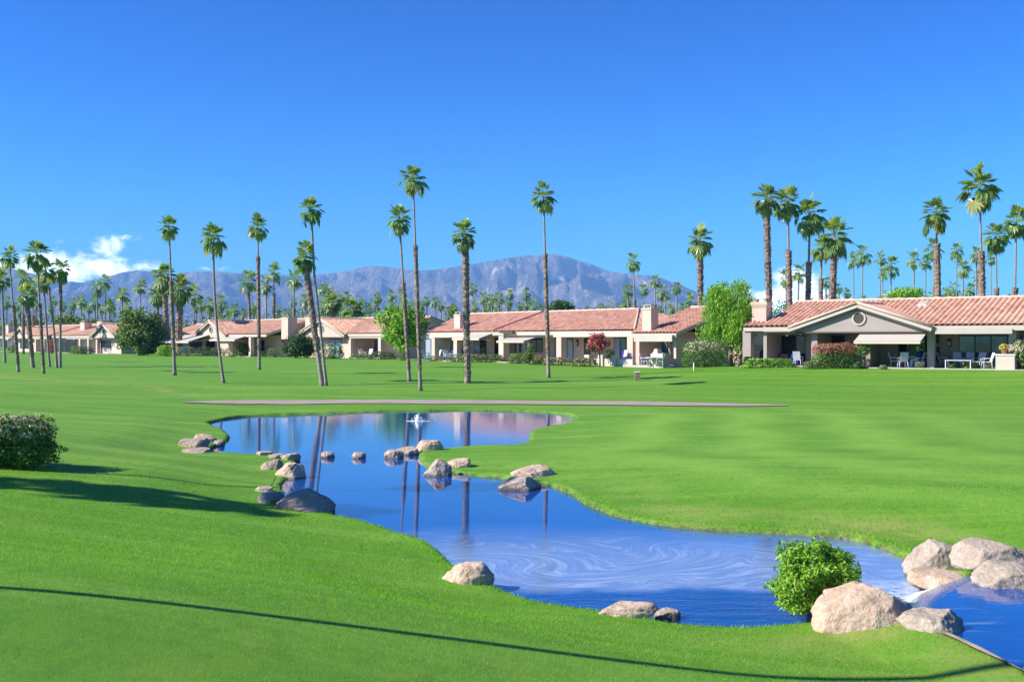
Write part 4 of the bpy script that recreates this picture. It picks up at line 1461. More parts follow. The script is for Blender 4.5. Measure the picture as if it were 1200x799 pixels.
for k in range(5):
    a = 2 * math.pi * k / 5 + 0.3
    c = Vector((FG.u(922, 1.4), 1.4, EV - 0.45))
    fan.beam(c + Vector((math.cos(a) * 0.12, math.sin(a) * 0.12, 0)), c + Vector((math.cos(a) * 0.75, math.sin(a) * 0.75, 0.02)), 0.14, 0.015)
fan.build('ceiling_fan', M['white_metal'], hg)
for px in (903, 938, 1080, 1144):
    MB().ball((FG.u(px, 2.4), 2.4, EV - 0.42), 0.09, 8, 5, 0.7).build('ceiling_light', M['white'], hg)

# ---- long row in the middle: three attached houses on one building line
FE = Fr(840, 82.7, 50, 1.24)
PK = M['stucco_pink']
he = new_house(FE, 'house', 'left house of the middle row, cream chimney, flat white patio beam and two awnings')
e = FE.u
main_roof(he, e(497), e(581), 'tile_red', smp=4)
body(he, e(497) + 0.3, e(581) - 0.2, 3.0, PK)
eg = MB()
eg.prism_x([(4.2, EV - 0.3), (13.0, EV - 0.3), (13.0, EV), (8.6, RW + 0.1), (4.2, EV)], e(497) - 4.0, e(497) - 3.7)
eg.box(e(497) - 3.7, e(497) + 0.3, 3.2, 11.5, -0.3, EV - 0.1)
eg.build('side_wing', PK, he)
er = MB()
tile_roof(er, (e(497) - 4.4, 2.9, EV), (e(497) + 0.3, 2.9, EV), (e(497) + 0.3, 7.6, RW - 0.1), (e(497) - 4.4, 7.6, RW - 0.1), samples=3)
tile_roof(er, (e(497) + 0.3, 12.3, EV), (e(497) - 4.4, 12.3, EV), (e(497) - 4.4, 7.6, RW - 0.1), (e(497) + 0.3, 7.6, RW - 0.1), samples=3)
er.build('wing_roof', M['tile_red'], he)
slab(he, e(495), e(585), -1.4, 2.98)
chimney(he, e(537, 0.6), 0.9, 2.3, RW + 0.05, 0.95, 0.9, M['stucco_cream'], False)
beam_box(he, e(516), e(556), -1.25, -0.6, EV - 0.42, EV + 0.02, 'stucco_cream', 'patio_beam')
beam_box(he, e(497), e(516) - 0.02, -0.75, -0.58, EV - 0.55, EV - 0.14, 'awning', 'rolled_awning')
pillars(he, [e(519), e(545)], -1.2, EV - 0.43, 0.55, PK)
pillars(he, [e(591)], -0.4, EV - 0.25, 0.7, M['stucco_cream'])
opening(he, e(499, 3), e(512, 3), 3.0, 0.06, 2.2, 'door', 2, ['drapes', 'glass_dark'])
opening(he, e(521.5, 3), e(528.5, 3), 3.0, 0.06, 2.15, 'door', 1, 'glass_dark')
opening(he, e(544, 3), e(550, 3), 3.0, 0.06, 2.15, 'door', 1, 'glass_dark')
opening(he, e(556, 3), e(570, 3), 3.0, 0.06, 2.2, 'door', 2, ['drapes', 'glass_dark'])
opening(he, e(580, 3), e(588, 3), 3.0, 0.06, 2.25, 'door', 1, 'glass_dark')
wall_lamp(he, e(536, 3), 3.0, 1.7)
awning(he, e(549), e(581), -0.46, EV - 0.05, 1.5, 0.45, 0.18)
MB().box(e(530, 3) - 0.8, e(533, 3), 2.4, 2.99, -0.3, EV - 0.35).build('patio_wall', PK, he)

hm = new_house(FE, 'house', 'middle house of the row with hipped tile roof and deep covered patio')
main_roof(hm, e(581) + 0.02, e(748), 'tile_red', v0=-0.45, hipR=5.6, smp=4)
body(hm, e(581) + 0.2, e(745), 3.0, PK, gableR=False)
slab(hm, e(585) + 0.02, e(750), -1.2, 2.97)
vg = MB()
n_ = 14
vg.tube([(e(581), -0.45 + (RV + 0.45) * k / n_, roof_w(-0.45 + (RV + 0.45) * k / n_) + 0.2) for k in range(n_ + 1)], [0.14] * (n_ + 1), 6)
vg.build('verge_tiles', M['tile_red'], hm)
beam_box(hm, e(654), e(747), -0.6, -0.2, EV - 0.42, EV - 0.08, 'stucco_cream', 'patio_beam')
beam_box(hm, e(592), e(650), -0.3, -0.1, EV - 0.38, EV - 0.08, 'fascia')
pillars(hm, [e(660.5), e(744)], -0.58, EV - 0.43, 0.62, PK)
beam_box(hm, e(594), e(609), -0.9, -0.5, EV - 0.05, EV + 0.08, 'trim_dark', 'flat_canopy')
awning(hm, e(598), e(630), -0.31, EV - 0.45, 1.3, 0.30, 0.16)
opening(hm, e(596, 3), e(605, 3), 3.0, 0.06, 2.2, 'door', 1, 'glass_dark')
opening(hm, e(611, 3), e(617, 3), 3.0, 0.8, 2.1, 'window', 1, 'drapes')
opening(hm, e(622, 3), e(636, 3), 3.0, 0.9, 2.2, 'window', 2, 'glass_dark')
opening(hm, e(650.5, 3), e(656.5, 3), 3.0, 0.06, 2.2, 'door', 1, 'drapes')
opening(hm, e(665, 3), e(672, 3), 3.0, 0.06, 2.2, 'door', 1, 'drapes')
opening(hm, e(685, 3), e(692, 3), 3.0, 0.06, 2.2, 'door', 1, 'glass_dark')
opening(hm, e(720, 3), e(741, 3), 3.0, 0.06, 2.25, 'door', 3, ['drapes', 'glass_blue', 'drapes'])
wall_lamp(hm, e(677, 3), 3.0, 1.75)
beam_box(hm, e(719, 3), e(742, 3), 2.93, 2.99, 2.26, 2.42, 'soffit', 'door_header')
pw = MB()
for px in (706.5, 722.5, 738):
    pw.box(e(px) - 0.28, e(px) + 0.28, -1.9, -1.4, -0.4, 0.82)
pw.box(e(707.5), e(759), -1.75, -1.55, -0.4, 0.52)
pw.build('patio_parapet', M['stucco_cream'], hm)

hf = new_house(FE, 'house', 'right house of the middle row, tall chimney and end wall beside the willowy tree')
main_roof(hf, e(752), e(806), 'tile_red', v0=-1.3, smp=5, drop=0.0)
body(hf, e(752) + 0.3, e(806) - 0.3, 2.2, PK, v0=-0.6)
slab(hf, e(750) + 0.02, e(806), -2.0, 2.18)
chimney(hf, e(761, -0.6), -0.5, 1.9, RW + 0.05, 0.95, 0.85, PK, False)
a_ = MB().box(e(759), e(804), -1.62, -1.36, roof_w(-1.3) - 0.55, roof_w(-1.3) - 0.06)
a_.build('rolled_awning', M['awning'], hf)
MB().box(e(750), e(752) + 0.2, -0.5, 2.6, -0.3, EV - 0.4).build('patio_wall', PK, hf)
MB().box(e(806) - 0.55, e(806) - 0.31, -1.0, 2.19, -0.3, EV - 0.55).build('patio_wall', PK, hf)
opening(hf, e(764, 2.2), e(783, 2.2), 2.2, 0.06, 2.1, 'door', 2, ['drapes', 'glass_blue'])
opening(hf, e(787, 2.2), e(797, 2.2), 2.2, 0.7, 2.1, 'window', 2, ['drapes', 'glass_blue'])
for px in (757, 785):
    MB().ball((e(px, 2.2), 2.08, 1.75), 0.11, 8, 6).build('globe_lamp', M['white'], hf)
bq = MB().box(e(786), e(800), -2.3, -1.5, -0.3, 1.0)
bq.hexa([(e(787), -2.2, 1.0), (e(793), -2.2, 1.0), (e(793), -1.6, 1.0), (e(787), -1.6, 1.0)], [(e(788.5), -2.1, 1.35), (e(791.5), -2.1, 1.35), (e(791.5), -1.7, 1.35), (e(788.5), -1.7, 1.35)])
bq.build('masonry_barbecue', M['stucco_cream'], hf)
MB().box(e(806) - 0.28, e(806) + 5.5, 3.4, 3.7, -0.3, 1.7).build('side_garden_wall', PK, hf)


# ---- houses further left
def far_house(fr, label, p, tile='tile_orange', mat='stucco_cream'):
    h = new_house(fr, 'house', label)
    u = fr.u
    Mt = M[mat]
    main_roof(h, u(p['L']), u(p['R']), tile, smp=3)
    body(h, u(p['L']) + 0.3, u(p['R']) - 0.3, 3.0, Mt)
    slab(h, u(p['L']), u(p['R']), -1.0, 2.98)
    if 'gable' in p:
        g0, g1 = u(p['gable'][0]), u(p['gable'][1])
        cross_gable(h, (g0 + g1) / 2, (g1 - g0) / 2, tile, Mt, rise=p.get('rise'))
        MB().box(g0 + 0.05, g1 - 0.05, p.get('gv', 0.3), 2.99, -0.3, EV - 0.3).build('gable_room', Mt, h)
    for (cx, v, su, sv, dz) in p.get('chim', ()):
        chimney(h, u(cx, v), v, 2.2, RW + dz, su, sv, Mt, False)
    for (a, b, v, w0, w1, n, mt) in p.get('open', ()):
        opening(h, u(a, v), u(b, v), v, w0, w1, '', n, mt)
    for (a, b, wt, pr, dr) in p.get('awn', ()):
        awning(h, u(a), u(b), -0.5, wt, pr, dr, 0.2)
    pillars(h, [u(x) for x in p.get('pil', ())], -0.4, EV - 0.26, 0.5, Mt)
    if 'beam' in p:
        beam_box(h, u(p['beam'][0]), u(p['beam'][1]), -0.38, 0.0, EV - 0.42, EV - 0.08, 'stucco_cream', 'patio_beam')
    return h


FD = Fr(383, 131, 47, 1.22)
far_house(FD, 'cream house behind the two leaning palms, grey gable above blue glass doors', dict(
    L=352, R=456, gable=(356, 409), rise=1.75, gv=0.3, chim=((366, 2.5, 1.4, 1.2, 0.45),),
    open=((386.5, 400, 0.3, 0.06, 2.2, 2, 'drapes'), (362, 378, 0.3, 0.9, 2.0, 2, 'glass_blue'), (415.5, 422, 3.0, 0.06, 2.2, 1, 'drapes'), (422.5, 429, 3.0, 0.06, 2.2, 1, 'glass_dark'), (439, 446, 3.0, 0.06, 2.1, 1, 'glass_blue')),
    pil=(413, 448), beam=(412, 452)), 'tile_orange', 'stucco_pink')
FC = Fr(252, 145, 47, 1.22)
far_house(FC, 'cream house with big white awnings and a wide chimney left of the round oleander', dict(
    L=228, R=316, gable=(234, 270), rise=1.75, chim=((339, 1.5, 1.5, 1.3, 0.35),),
    open=((264, 272, 3.0, 0.06, 2.2, 2, 'drapes'), (280, 292, 3.0, 0.06, 2.2, 2, 'glass_dark'), (302, 310, 3.0, 0.7, 2.1, 1, 'glass_dark'), (242, 252, 0.3, 0.7, 2.0, 2, 'glass_dark')),
    awn=((214, 250, EV + 0.1, 3.0, 0.9), (262, 292, EV - 0.15, 1.5, 0.4)), pil=(275, 296)), 'tile_orange', 'stucco_pink')
FB = Fr(236, 172, 50, 1.22)
far_house(FB, 'pinkish house end wall showing between the big dark palms and the awning house', dict(L=190, R=232, chim=(), open=()), 'tile_orange', 'stucco_pink')
FA = Fr(108, 172, 47, 1.22)
far_house(FA, 'low pink house with twin chimneys left of the big round tree', dict(
    L=64, R=136, gable=(112, 140), rise=1.7, chim=((101, 3.0, 1.7, 1.3, 0.5), (121, 4.5, 1.9, 1.3, 0.6)),
    open=((70, 78, 3.0, 0.06, 2.2, 2, 'glass_dark'), (82, 90, 3.0, 0.06, 2.2, 2, 'glass_dark'), (98, 104, 3.0, 0.06, 2.2, 1, 'drapes'), (119, 130, 0.3, 0.9, 2.0, 2, 'glass_dark')),
    pil=(96, 106, 116), beam=(80, 112)), 'tile_orange', 'stucco_pink')
FZ = Fr(40, 196, 47, 1.22)
far_house(FZ, 'leftmost pink house half hidden by the slender palm group', dict(
    L=2, R=58, gable=(18, 40), rise=1.6, chim=((12, 3.0, 1.5, 1.2, 0.5),),
    open=((24, 34, 0.3, 0.6, 2.1, 2, 'glass_dark'), (44, 52, 3.0, 0.06, 2.2, 2, 'glass_dark')), pil=(44, 54), beam=(42, 58)), 'tile_orange', 'stucco_pink')
# ---------------------------------------------------------------- palms
def crown_mesh(seed, nf=34, dead=0.15, droop=0.5, segs=15, open_=1.0):
    rng = np.random.default_rng(seed)
    Q, R = [], []
    for i in range(nf):
        az = i * 2.39996 + rng.normal() * 0.25
        f = (i + 0.5) / nf
        el = math.radians(84 - 122 * f ** 0.95 * open_ + rng.normal() * 12)
        lp = rng.uniform(0.38, 0.74)
        out = np.array([math.cos(az), math.sin(az), 0.0])
        di = out * math.cos(el) + np.array([0, 0, math.sin(el)])
        side = np.array([-math.sin(az), math.cos(az), 0.0])
        p0 = np.array([0, 0, 0.05 - 0.22 * f])
        hub = p0 + di * lp
        hub[2] -= 0.05 * f
        w_ = 0.018
        age = np.clip(0.15 + 0.45 * (1 - f) + rng.normal() * 0.16, 0.02, 0.93)
        if f > 0.88 and rng.random() < 0.5:
            age = 0.98
        Q.append([p0 - side * w_, p0 + side * w_, hub + side * w_, hub - side * w_])
        R.append(0.85)
        el2 = el - (0.45 + 0.75 * f) * (0.55 + 0.6 * droop)
        a = out * math.cos(el2) + np.array([0, 0, math.sin(el2)])
        nrm = np.cross(side, a)
        Rb = rng.uniform(0.36, 0.52)
        for k in range(segs):
            ph = math.radians(-128 + 256 * (k + 0.5) / segs) + rng.normal() * 0.04
            sd = a * math.cos(ph) + side * math.sin(ph)
            L = Rb * (0.62 + 0.38 * math.cos(ph * 0.75)) * rng.uniform(0.88, 1.08)
            cup = nrm * (0.10 * abs(math.sin(ph)))
            md = hub + (sd + cup) * (L * 0.58)
            tip = hub + (sd + cup) * L + np.array([0, 0, -1.0]) * L * (0.08 + 0.22 * f) * droop
            pr = np.cross(sd, nrm)
            tw = nrm * (0.35 if k % 2 else -0.35)
            pw = (pr + tw) * (L * 0.115)
            Q.append([hub, md + pw, tip, md - pw])
            R.append(np.clip(age + rng.normal() * 0.07, 0, 1))
    return quad_mesh('crown', np.array(Q), M['palm_leaf'], np.array(R))


def skirt_mesh(seed, n=26, length=0.75):
    rng = np.random.default_rng(seed)
    Q = []
    for i in range(n):
        az = rng.random() * 2 * math.pi
        out = np.array([math.cos(az), math.sin(az), 0.0])
        side = np.array([-math.sin(az), math.cos(az), 0.0])
        z0 = -0.05 - 0.35 * rng.random()
        p0 = out * 0.07 + np.array([0, 0, z0])
        p1 = p0 + out * rng.uniform(0.06, 0.26) - np.array([0, 0, length * rng.uniform(0.3, 0.55)])
        for k in range(5):
            t = (k - 2) / 2
            tip = p1 + side * t * 0.16 - np.array([0, 0, length * rng.uniform(0.25, 0.5)]) + out * rng.normal() * 0.04
            md = (p1 * 0.5 + tip * 0.5) + side * t * 0.03
            Q.append([p0, md + side * 0.035, tip, md - side * 0.035])
    return quad_mesh('dead_fronds', np.array(Q), M['palm_dead'])


CROWNS = [crown_mesh(20 + k, nf=34 + (k % 3) * 3, droop=0.45 + 0.1 * (k % 4)) for k in range(7)]
CROWNS_FAR = [crown_mesh(60 + k, nf=26, segs=11, droop=0.5 + 0.1 * (k % 3)) for k in range(5)]
CROWN_LUSH = [crown_mesh(80 + k, nf=52, segs=15, droop=0.8, open_=1.12) for k in range(2)]
SKIRTS = [skirt_mesh(40 + k) for k in range(3)]


def palm(base, dx, h, cw, r0, label, group, seed, bow=0.0, rough=(0.0, 0.0), rough_r=1.3, far=False, skirt=0, lush=False, name='palm_tree', dy=0.0, mids=None):
    """base: ground point; dx, dy: how far the crown stands off the base; h: height of crown centre; cw: crown width"""
    rnd = random.Random(seed)
    o = root(name, label, 'palm', base, 0.0, group)
    n = 10 if far else 18
    pts, rad = [], []
    for i in range(n + 1):
        t = i / n
        x = dx * t + bow * 4 * t * (1 - t)
        if mids:
            x = np.interp(t, [m_[0] for m_ in mids], [m_[1] for m_ in mids])
        y = dy * t
        pts.append((x, y, -0.3 + (h + 0.3) * t))
        fl = 1 + 0.6 * math.exp(-t * h / 0.45)
        thin = 0.72 if (rough[1] > rough[0] and rough[1] < 0.93 and t > rough[1]) else 1.0
        rad.append(r0 * fl * (1 - 0.28 * t) * thin)
    MB().tube(pts, rad, 6 if far else 10, jitter=0.0 if far else 0.05, rnd=rnd).build('trunk', M['trunk'], o)
    if rough[1] > rough[0]:
        # jacket of old frond stubs on part of the trunk
        mb = MB()
        m_ = max(6, int((rough[1] - rough[0]) * h / (0.16 if not far else 0.3)))
        rp, rr = [], []
        for k in range(m_ + 1):
            t = rough[0] + (rough[1] - rough[0]) * k / m_
            i = min(int(t * n), n - 1)
            f = t * n - i
            q = Vector(pts[i]).lerp(Vector(pts[i + 1]), f)
            rp.append(q)
            tt = k / m_
            rr.append(r0 * (rough_r * (0.92 + 0.16 * (k % 2)) + (0.30 * max(0, (tt - 0.9) / 0.1) if rough[1] < 0.93 else 0.12 * tt)))
        mb.tube(rp, rr, 9, True, False, 0.12, rnd)
        for k in range(m_ * (4 if far else 7)):
            t = rnd.random()
            i = min(int(t * m_), m_ - 1)
            q = rp[i].lerp(rp[i + 1], t * m_ - i)
            a = rnd.random() * 2 * math.pi
            ov = Vector((math.cos(a), math.sin(a), 0))
            sv = Vector((-math.sin(a), math.cos(a), 0))
            rb = rr[i]
            L = r0 * rnd.uniform(0.7, 1.35)
            p0 = q + ov * rb * 0.85
            tip = q + ov * (rb + L * 0.42) + Vector((0, 0, L * rnd.uniform(0.4, 1.0)))
            mb.add([p0 - sv * L * 0.3, p0 + sv * L * 0.3, tip + sv * L * 0.12, tip - sv * L * 0.12], [(0, 1, 2, 3)])
        mb.build('bark_jacket', M['trunk_rough'], o)
    lst = CROWN_LUSH if lush else (CROWNS_FAR if far else CROWNS)
    c = link('crown', lst[seed % len(lst)], o, pts[-1])
    s = cw / 1.72
    c.scale = (s, s, s * rnd.uniform(1.08, 1.25))
    c.rotation_euler = (rnd.uniform(-0.12, 0.12), rnd.uniform(-0.12, 0.12), rnd.random() * 6.28)
    if skirt:
        k = link('dead_fronds', SKIRTS[seed % 3], o, pts[-1])
        k.scale = (s * skirt, s * skirt, s * skirt)
        k.rotation_euler = (0, 0, rnd.random() * 6.28)
    return o


def lawn_palm(bx, by, cx, cy, cwpx, label, seed, tr=2.9, group='tall palms on the lawn', **kw):
    g = G(bx, by)
    d = g.y
    h = CAMZ - (cy - CY) / FPX * d - g.z
    dx = (cx - bx) / FPX * d
    if 'bowpx' in kw:
        kw['bow'] = kw.pop('bowpx') / FPX * d
    return palm(g, dx, h, cwpx / FPX * d, 0.68 * tr / FPX * d, label, group, seed, **kw)


LP = [
    ((493, 458, 484, 212, 33), 'tallest palm of the lawn, thin upper trunk above a rough lower trunk', dict(rough=(0.12, 0.70), rough_r=1.25, skirt=0.7)),
    ((480, 447, 468, 258, 30), 'slightly leaning palm close left of the tallest lawn palm', dict(rough=(0.1, 0.62), rough_r=1.2)),
    ((548, 449, 545, 276, 31), 'shaggy trunked palm standing between the tallest palm and the lone palm', dict(rough=(0.02, 0.97), rough_r=1.15, tr=4.7, skirt=0.6)),
    ((643, 443, 637, 233, 31), 'lone straight palm in front of the middle house, collar half way up', dict(rough=(0.15, 0.70), rough_r=1.25, skirt=0.6)),
    ((383, 452, 363, 246, 31), 'taller and thinner of the two crossing leaning palms', dict(tr=2.6, mids=[(0, 0), (0.35, -0.40), (0.63, -0.75), (1.0, -0.95)], skirt=0.5)),
    ((378.5, 452, 357, 303, 30), 'shorter and rougher of the two crossing leaning palms', dict(tr=3.9, rough=(0.30, 0.97), rough_r=1.3, skirt=0.5, lush=False)),
    ((304, 433, 302, 267, 25), 'straight slim palm in front of the awning house', dict(tr=2.6, rough=(0.15, 0.8), rough_r=1.15, skirt=0.4)),
    ((263, 449, 250, 281, 32), 'gracefully bowed palm in front of the big awning', dict(tr=2.6, bowpx=-3.5, skirt=0.4)),
    ((205, 440, 198, 268, 25), 'tall palm standing before the twin dark palms', dict(tr=2.8, rough=(0.2, 0.65), rough_r=1.2, skirt=0.4)),
    ((6, 425, 2, 329, 22), 'palm cut by the left edge of the view', dict(tr=2.2)),
    ((22, 436, 11, 303, 23), 'leaning palm second from the left edge', dict(tr=2.4, rough=(0.1, 0.6), rough_r=1.2)),
    ((51.5, 438, 43, 298, 31), 'tallest palm of the left edge group with a wide crown', dict(tr=2.4, rough=(0.1, 0.6), rough_r=1.2)),
    ((39, 431, 31, 347, 24), 'thick low palm left of the tallest one in the left edge group', dict(tr=3.2, rough=(0.2, 0.97), rough_r=1.15)),
    ((58.5, 430, 51, 334, 18), 'short slender palm right of the tallest one in the left edge group', dict(tr=2.0)),
    ((67, 431, 54, 318, 23), 'curved palm leaning left in the left edge group', dict(tr=2.2, bowpx=1.5)),
    ((70.6, 431, 71, 318, 23), 'upright palm at the right end of the left edge group', dict(tr=2.3, rough=(0.6, 0.97), rough_r=1.2, skirt=0.5)),
]
for i, (a, lb, kw) in enumerate(LP):
    lawn_palm(*a, lb, 3 + i, **kw)

# palms that stand outside the left edge of the view and throw the long shadows on the near lawn
for i, (x, y, h, cw, lb) in enumerate(((-8.0, 7.15, 15.0, 2.2, 'tall palm on the near bank outside the left edge'), (-19.7, 16.75, 9.3, 2.6, 'middle palm outside the left edge behind the flowering bush'), (-23.5, 16.4, 9.3, 2.6, 'farthest left palm outside the view'), (-19.5, 19.9, 12.0, 1.7, 'thin palm outside the left edge beyond the flowering bush'))):
    palm(Vector((x, y, hz(x, y))), 0.1, h, cw, 0.085, lb, 'palms outside the left edge', 50 + i, skirt=0.5)

# palms rising behind the houses: crown pixel, crown width in pixels, distance, where it is
BG = [
    # behind the right house
    ((898, 233), 36, 92, 'tallest and leftmost of the big palms behind the right house', dict(rough=(0.1, 0.97), rough_r=1.15, tr=5.0, base=903, skirt=0.5)),
    ((923, 241), 37, 94, 'second big palm from the left behind the right house, slim top', dict(rough=(0.1, 0.72), rough_r=1.3, tr=4.0, base=927, skirt=0.5)),
    ((949, 255), 40, 93, 'third big palm behind the right house with a spreading crown', dict(rough=(0.1, 0.70), rough_r=1.3, tr=4.0, base=945, skirt=0.4)),
    ((963, 292), 28, 97, 'slim palm tucked behind the third and fourth big palms', dict(rough=(0.1, 0.75), rough_r=1.25, tr=3.4, base=960)),
    ((978, 279), 42, 91, 'fourth big palm behind the right house with a thick trunk', dict(rough=(0.1, 0.97), rough_r=1.15, tr=5.2, base=973, skirt=0.4)),
    ((1097, 254), 36, 90, 'big palm behind the skylight with a shaggy lower trunk', dict(rough=(0.05, 0.82), rough_r=1.9, tr=3.2, base=1101, skirt=0.3)),
    ((1148, 223), 50, 86, 'tallest palm at the right with a hanging brown skirt', dict(rough=(0.05, 0.66), rough_r=1.8, tr=3.6, base=1153, skirt=0.9)),
    ((1167, 277), 32, 98, 'palm directly right of the tallest right hand palm', dict(rough=(0.05, 0.6), rough_r=1.5, tr=3.0, base=1169, skirt=0.6)),
    ((1191, 262), 36, 94, 'palm at the right edge with a dark hanging skirt', dict(rough=(0.05, 0.55), rough_r=1.6, tr=3.2, base=1188, skirt=0.9)),
    ((820, 284), 33, 104, 'single thick palm rising beside the willowy tree', dict(rough=(0.05, 0.97), rough_r=1.15, tr=4.6, base=822, skirt=0.5)),
    # twin dark palms on the left
    ((192, 326), 30, 150, 'left tall palm of the dark pair behind the awning', dict(rough=(0.1, 0.97), rough_r=1.15, tr=4.2, base=197, skirt=0.5, lush=True)),
    ((211, 341), 30, 146, 'right shorter palm of the dark pair with a very thick trunk', dict(rough=(0.1, 0.97), rough_r=1.15, tr=5.4, base=209, skirt=0.8, lush=True)),
    ((185, 346), 24, 158, 'low palm with hanging fronds left of the dark pair', dict(lush=True, tr=3.2)),
    # behind the awning house
    ((291, 330), 24, 190, 'first of the three palms above the awning house ridge', dict(rough=(0.3, 0.9), rough_r=1.2, base=294)),
    ((312, 335), 18, 205, 'middle and lowest palm above the awning house ridge', dict()),
    ((321, 321), 22, 190, 'last and tallest palm above the awning house ridge', dict(rough=(0.3, 0.75), rough_r=1.3)),
    ((345, 328), 22, 180, 'palm above the wide chimney of the awning house', dict(rough=(0.2, 0.62), rough_r=1.4, base=344)),
    ((742, 308), 20, 160, 'tall palm above the tall chimney of the middle row', dict(rough=(0.1, 0.6), rough_r=1.4, base=746)),
    ((413.6, 364), 28, 160, 'big feathery palm low behind the cream house ridge', dict(lush=True, tr=3.5)),
    ((389, 356), 24, 150, 'dense dark palm behind the two crossing palms', dict(lush=True, tr=5.0, rough=(0.1, 0.95), rough_r=1.2)),
    ((385, 346), 19, 170, 'feathery palm just above the dense dark one', dict()),
]
for i, ((cx, cy), cwp, d, lb, kw) in enumerate(BG):
    kw = dict(kw)
    tr = kw.pop('tr', 2.2)
    bx = kw.pop('base', cx)
    zb = 1.25
    b = Vector(((bx - CX) / FPX * d, d, zb))
    h = CAMZ - (cy - CY) / FPX * d - zb
    palm(b, (cx - bx) / FPX * d, h, cwp * 0.98 / FPX * d, 0.60 * tr / FPX * d, lb, 'palms standing behind the houses', 70 + i, far=d > 120, **kw)

# small far palms along the skyline, in stretches between things one can find
STRETCH = [
    ('above the leftmost house', [(8, 354, 13), (18, 360, 11), (27, 327, 20), (38, 338, 18), (73, 359, 12), (60, 362, 10), (83, 363, 9)]),
    ('above the low pink house', [(95, 354, 13), (104, 361, 11), (111, 355, 13), (113.5, 338, 15), (123, 331.5, 15), (119, 363, 12), (128, 358, 15), (143.5, 346, 17), (165, 336, 16)]),
    ('between the dark pair and the bowed palm', [(228, 346, 19), (236, 358, 14), (246, 358, 15)]),
    ('between the bowed palm and the straight slim palm', [(259, 354, 15), (268, 365, 11), (275, 364, 14), (285, 367, 11), (298, 366, 11)]),
    ('between the straight slim palm and the crossing palms', [(325, 364, 11), (333, 368, 10), (358, 352, 16), (340, 366, 10)]),
    ('between the crossing palms and the light green tree', [(398, 351, 13), (406.5, 349, 13), (425, 355, 10), (433, 361, 10), (442, 350, 13), (379, 339, 14), (400, 363, 12)]),
    ('between the light green tree and the shaggy palm', [(459, 347, 12), (471, 345, 12), (500, 353, 10), (510, 354, 12), (517, 358, 11), (525, 364, 9), (533, 362, 9), (493, 358, 11)]),
    ('between the shaggy palm and the lone straight palm', [(554, 339, 11), (556, 359, 11), (567, 350, 14), (576, 350, 12), (585, 350, 14), (583, 360, 11), (598, 345, 10), (610, 359, 11), (617, 344, 11), (618.5, 355, 11), (626, 359, 12), (635, 363, 10), (571, 362, 11)]),
    ('between the lone straight palm and the tall chimney', [(691, 364, 9), (704, 362, 11), (716, 361, 11), (726, 363, 10), (733, 362, 10), (736, 341, 15), (754.7, 339.5, 12)]),
    ('between the tall chimney and the thick single palm', [(767.5, 330, 15), (775, 343, 15), (780, 347, 11), (793, 338, 14), (809, 353, 15), (800, 362, 12), (786, 363, 9)]),
    ('among the big palms behind the right house', [(921, 326, 17), (936, 320, 19), (983, 338, 10), (993, 344, 10), (968, 331, 11), (1000, 306, 15), (1011, 299, 20), (1008, 354, 9), (968, 351, 9)]),
    ('above the round vent gable of the right house', [(1032, 303.5, 14), (1044, 314, 21), (1034.5, 321, 12), (1071, 304.5, 17), (1085, 308, 16)]),
    ('around the right hand palm trunks', [(1094, 293, 20), (1121, 294.5, 17), (1128.5, 314, 18), (1144, 299, 17), (1161, 302.5, 13), (1147, 326, 15), (1109, 342, 11), (1117, 340, 15), (1137, 340, 15), (1130, 352, 11)]),
]
NUMW = ['zero', 'one', 'two', 'three', 'four', 'five', 'six', 'seven', 'eight', 'nine', 'ten', 'eleven', 'twelve', 'thirteen']
ORD = ['first', 'second', 'third', 'fourth', 'fifth', 'sixth', 'seventh', 'eighth', 'ninth', 'tenth', 'eleventh', 'twelfth', 'thirteenth', 'fourteenth', 'fifteenth', 'sixteenth', 'seventeenth', 'eighteenth', 'nineteenth', 'twentieth', 'twenty-first', 'twenty-second', 'twenty-third', 'twenty-fourth', 'twenty-fifth']
k = 0
for where, lst in STRETCH:
    fr_ = random.Random(int(lst[0][0]))
    xs_ = [q_[0] for q_ in lst]
    lst = lst + [(fr_.uniform(min(xs_) - 3, max(xs_) + 3), fr_.uniform(352, 367) - (6 if min(xs_) > 900 else 0), fr_.uniform(9, 13)) for _ in range(max(2, int((max(xs_) - min(xs_)) / 17)))]
    for j, (cx, cy, cwp) in enumerate(sorted(lst)):
        rnd = random.Random(900 + k)
        cwm = rnd.uniform(2.7, 3.3)
        d = FPX * cwm / (cwp * 1.08)
        d = min(max(d, 165 if cx < 700 else 130), 330)
        b = Vector(((cx + rnd.uniform(-2, 2) - CX) / FPX * d, d, 1.2))
        h = CAMZ - (cy - CY) / FPX * d - 1.2
        palm(b, (cx - CX) / FPX * d - b.x, h, cwp * 1.08 / FPX * d, 0.85 / FPX * d + 0.06, f'{ORD[j]} small far palm from left {where}', 'small far palms along the skyline', k, far=True,
             rough=(0.1, rnd.uniform(0.5, 0.7)) if rnd.random() < 0.4 else (0, 0), rough_r=1.4)
        k += 1
# low, dark far grove that reads as one mass between the far palms
rng = np.random.default_rng(5)


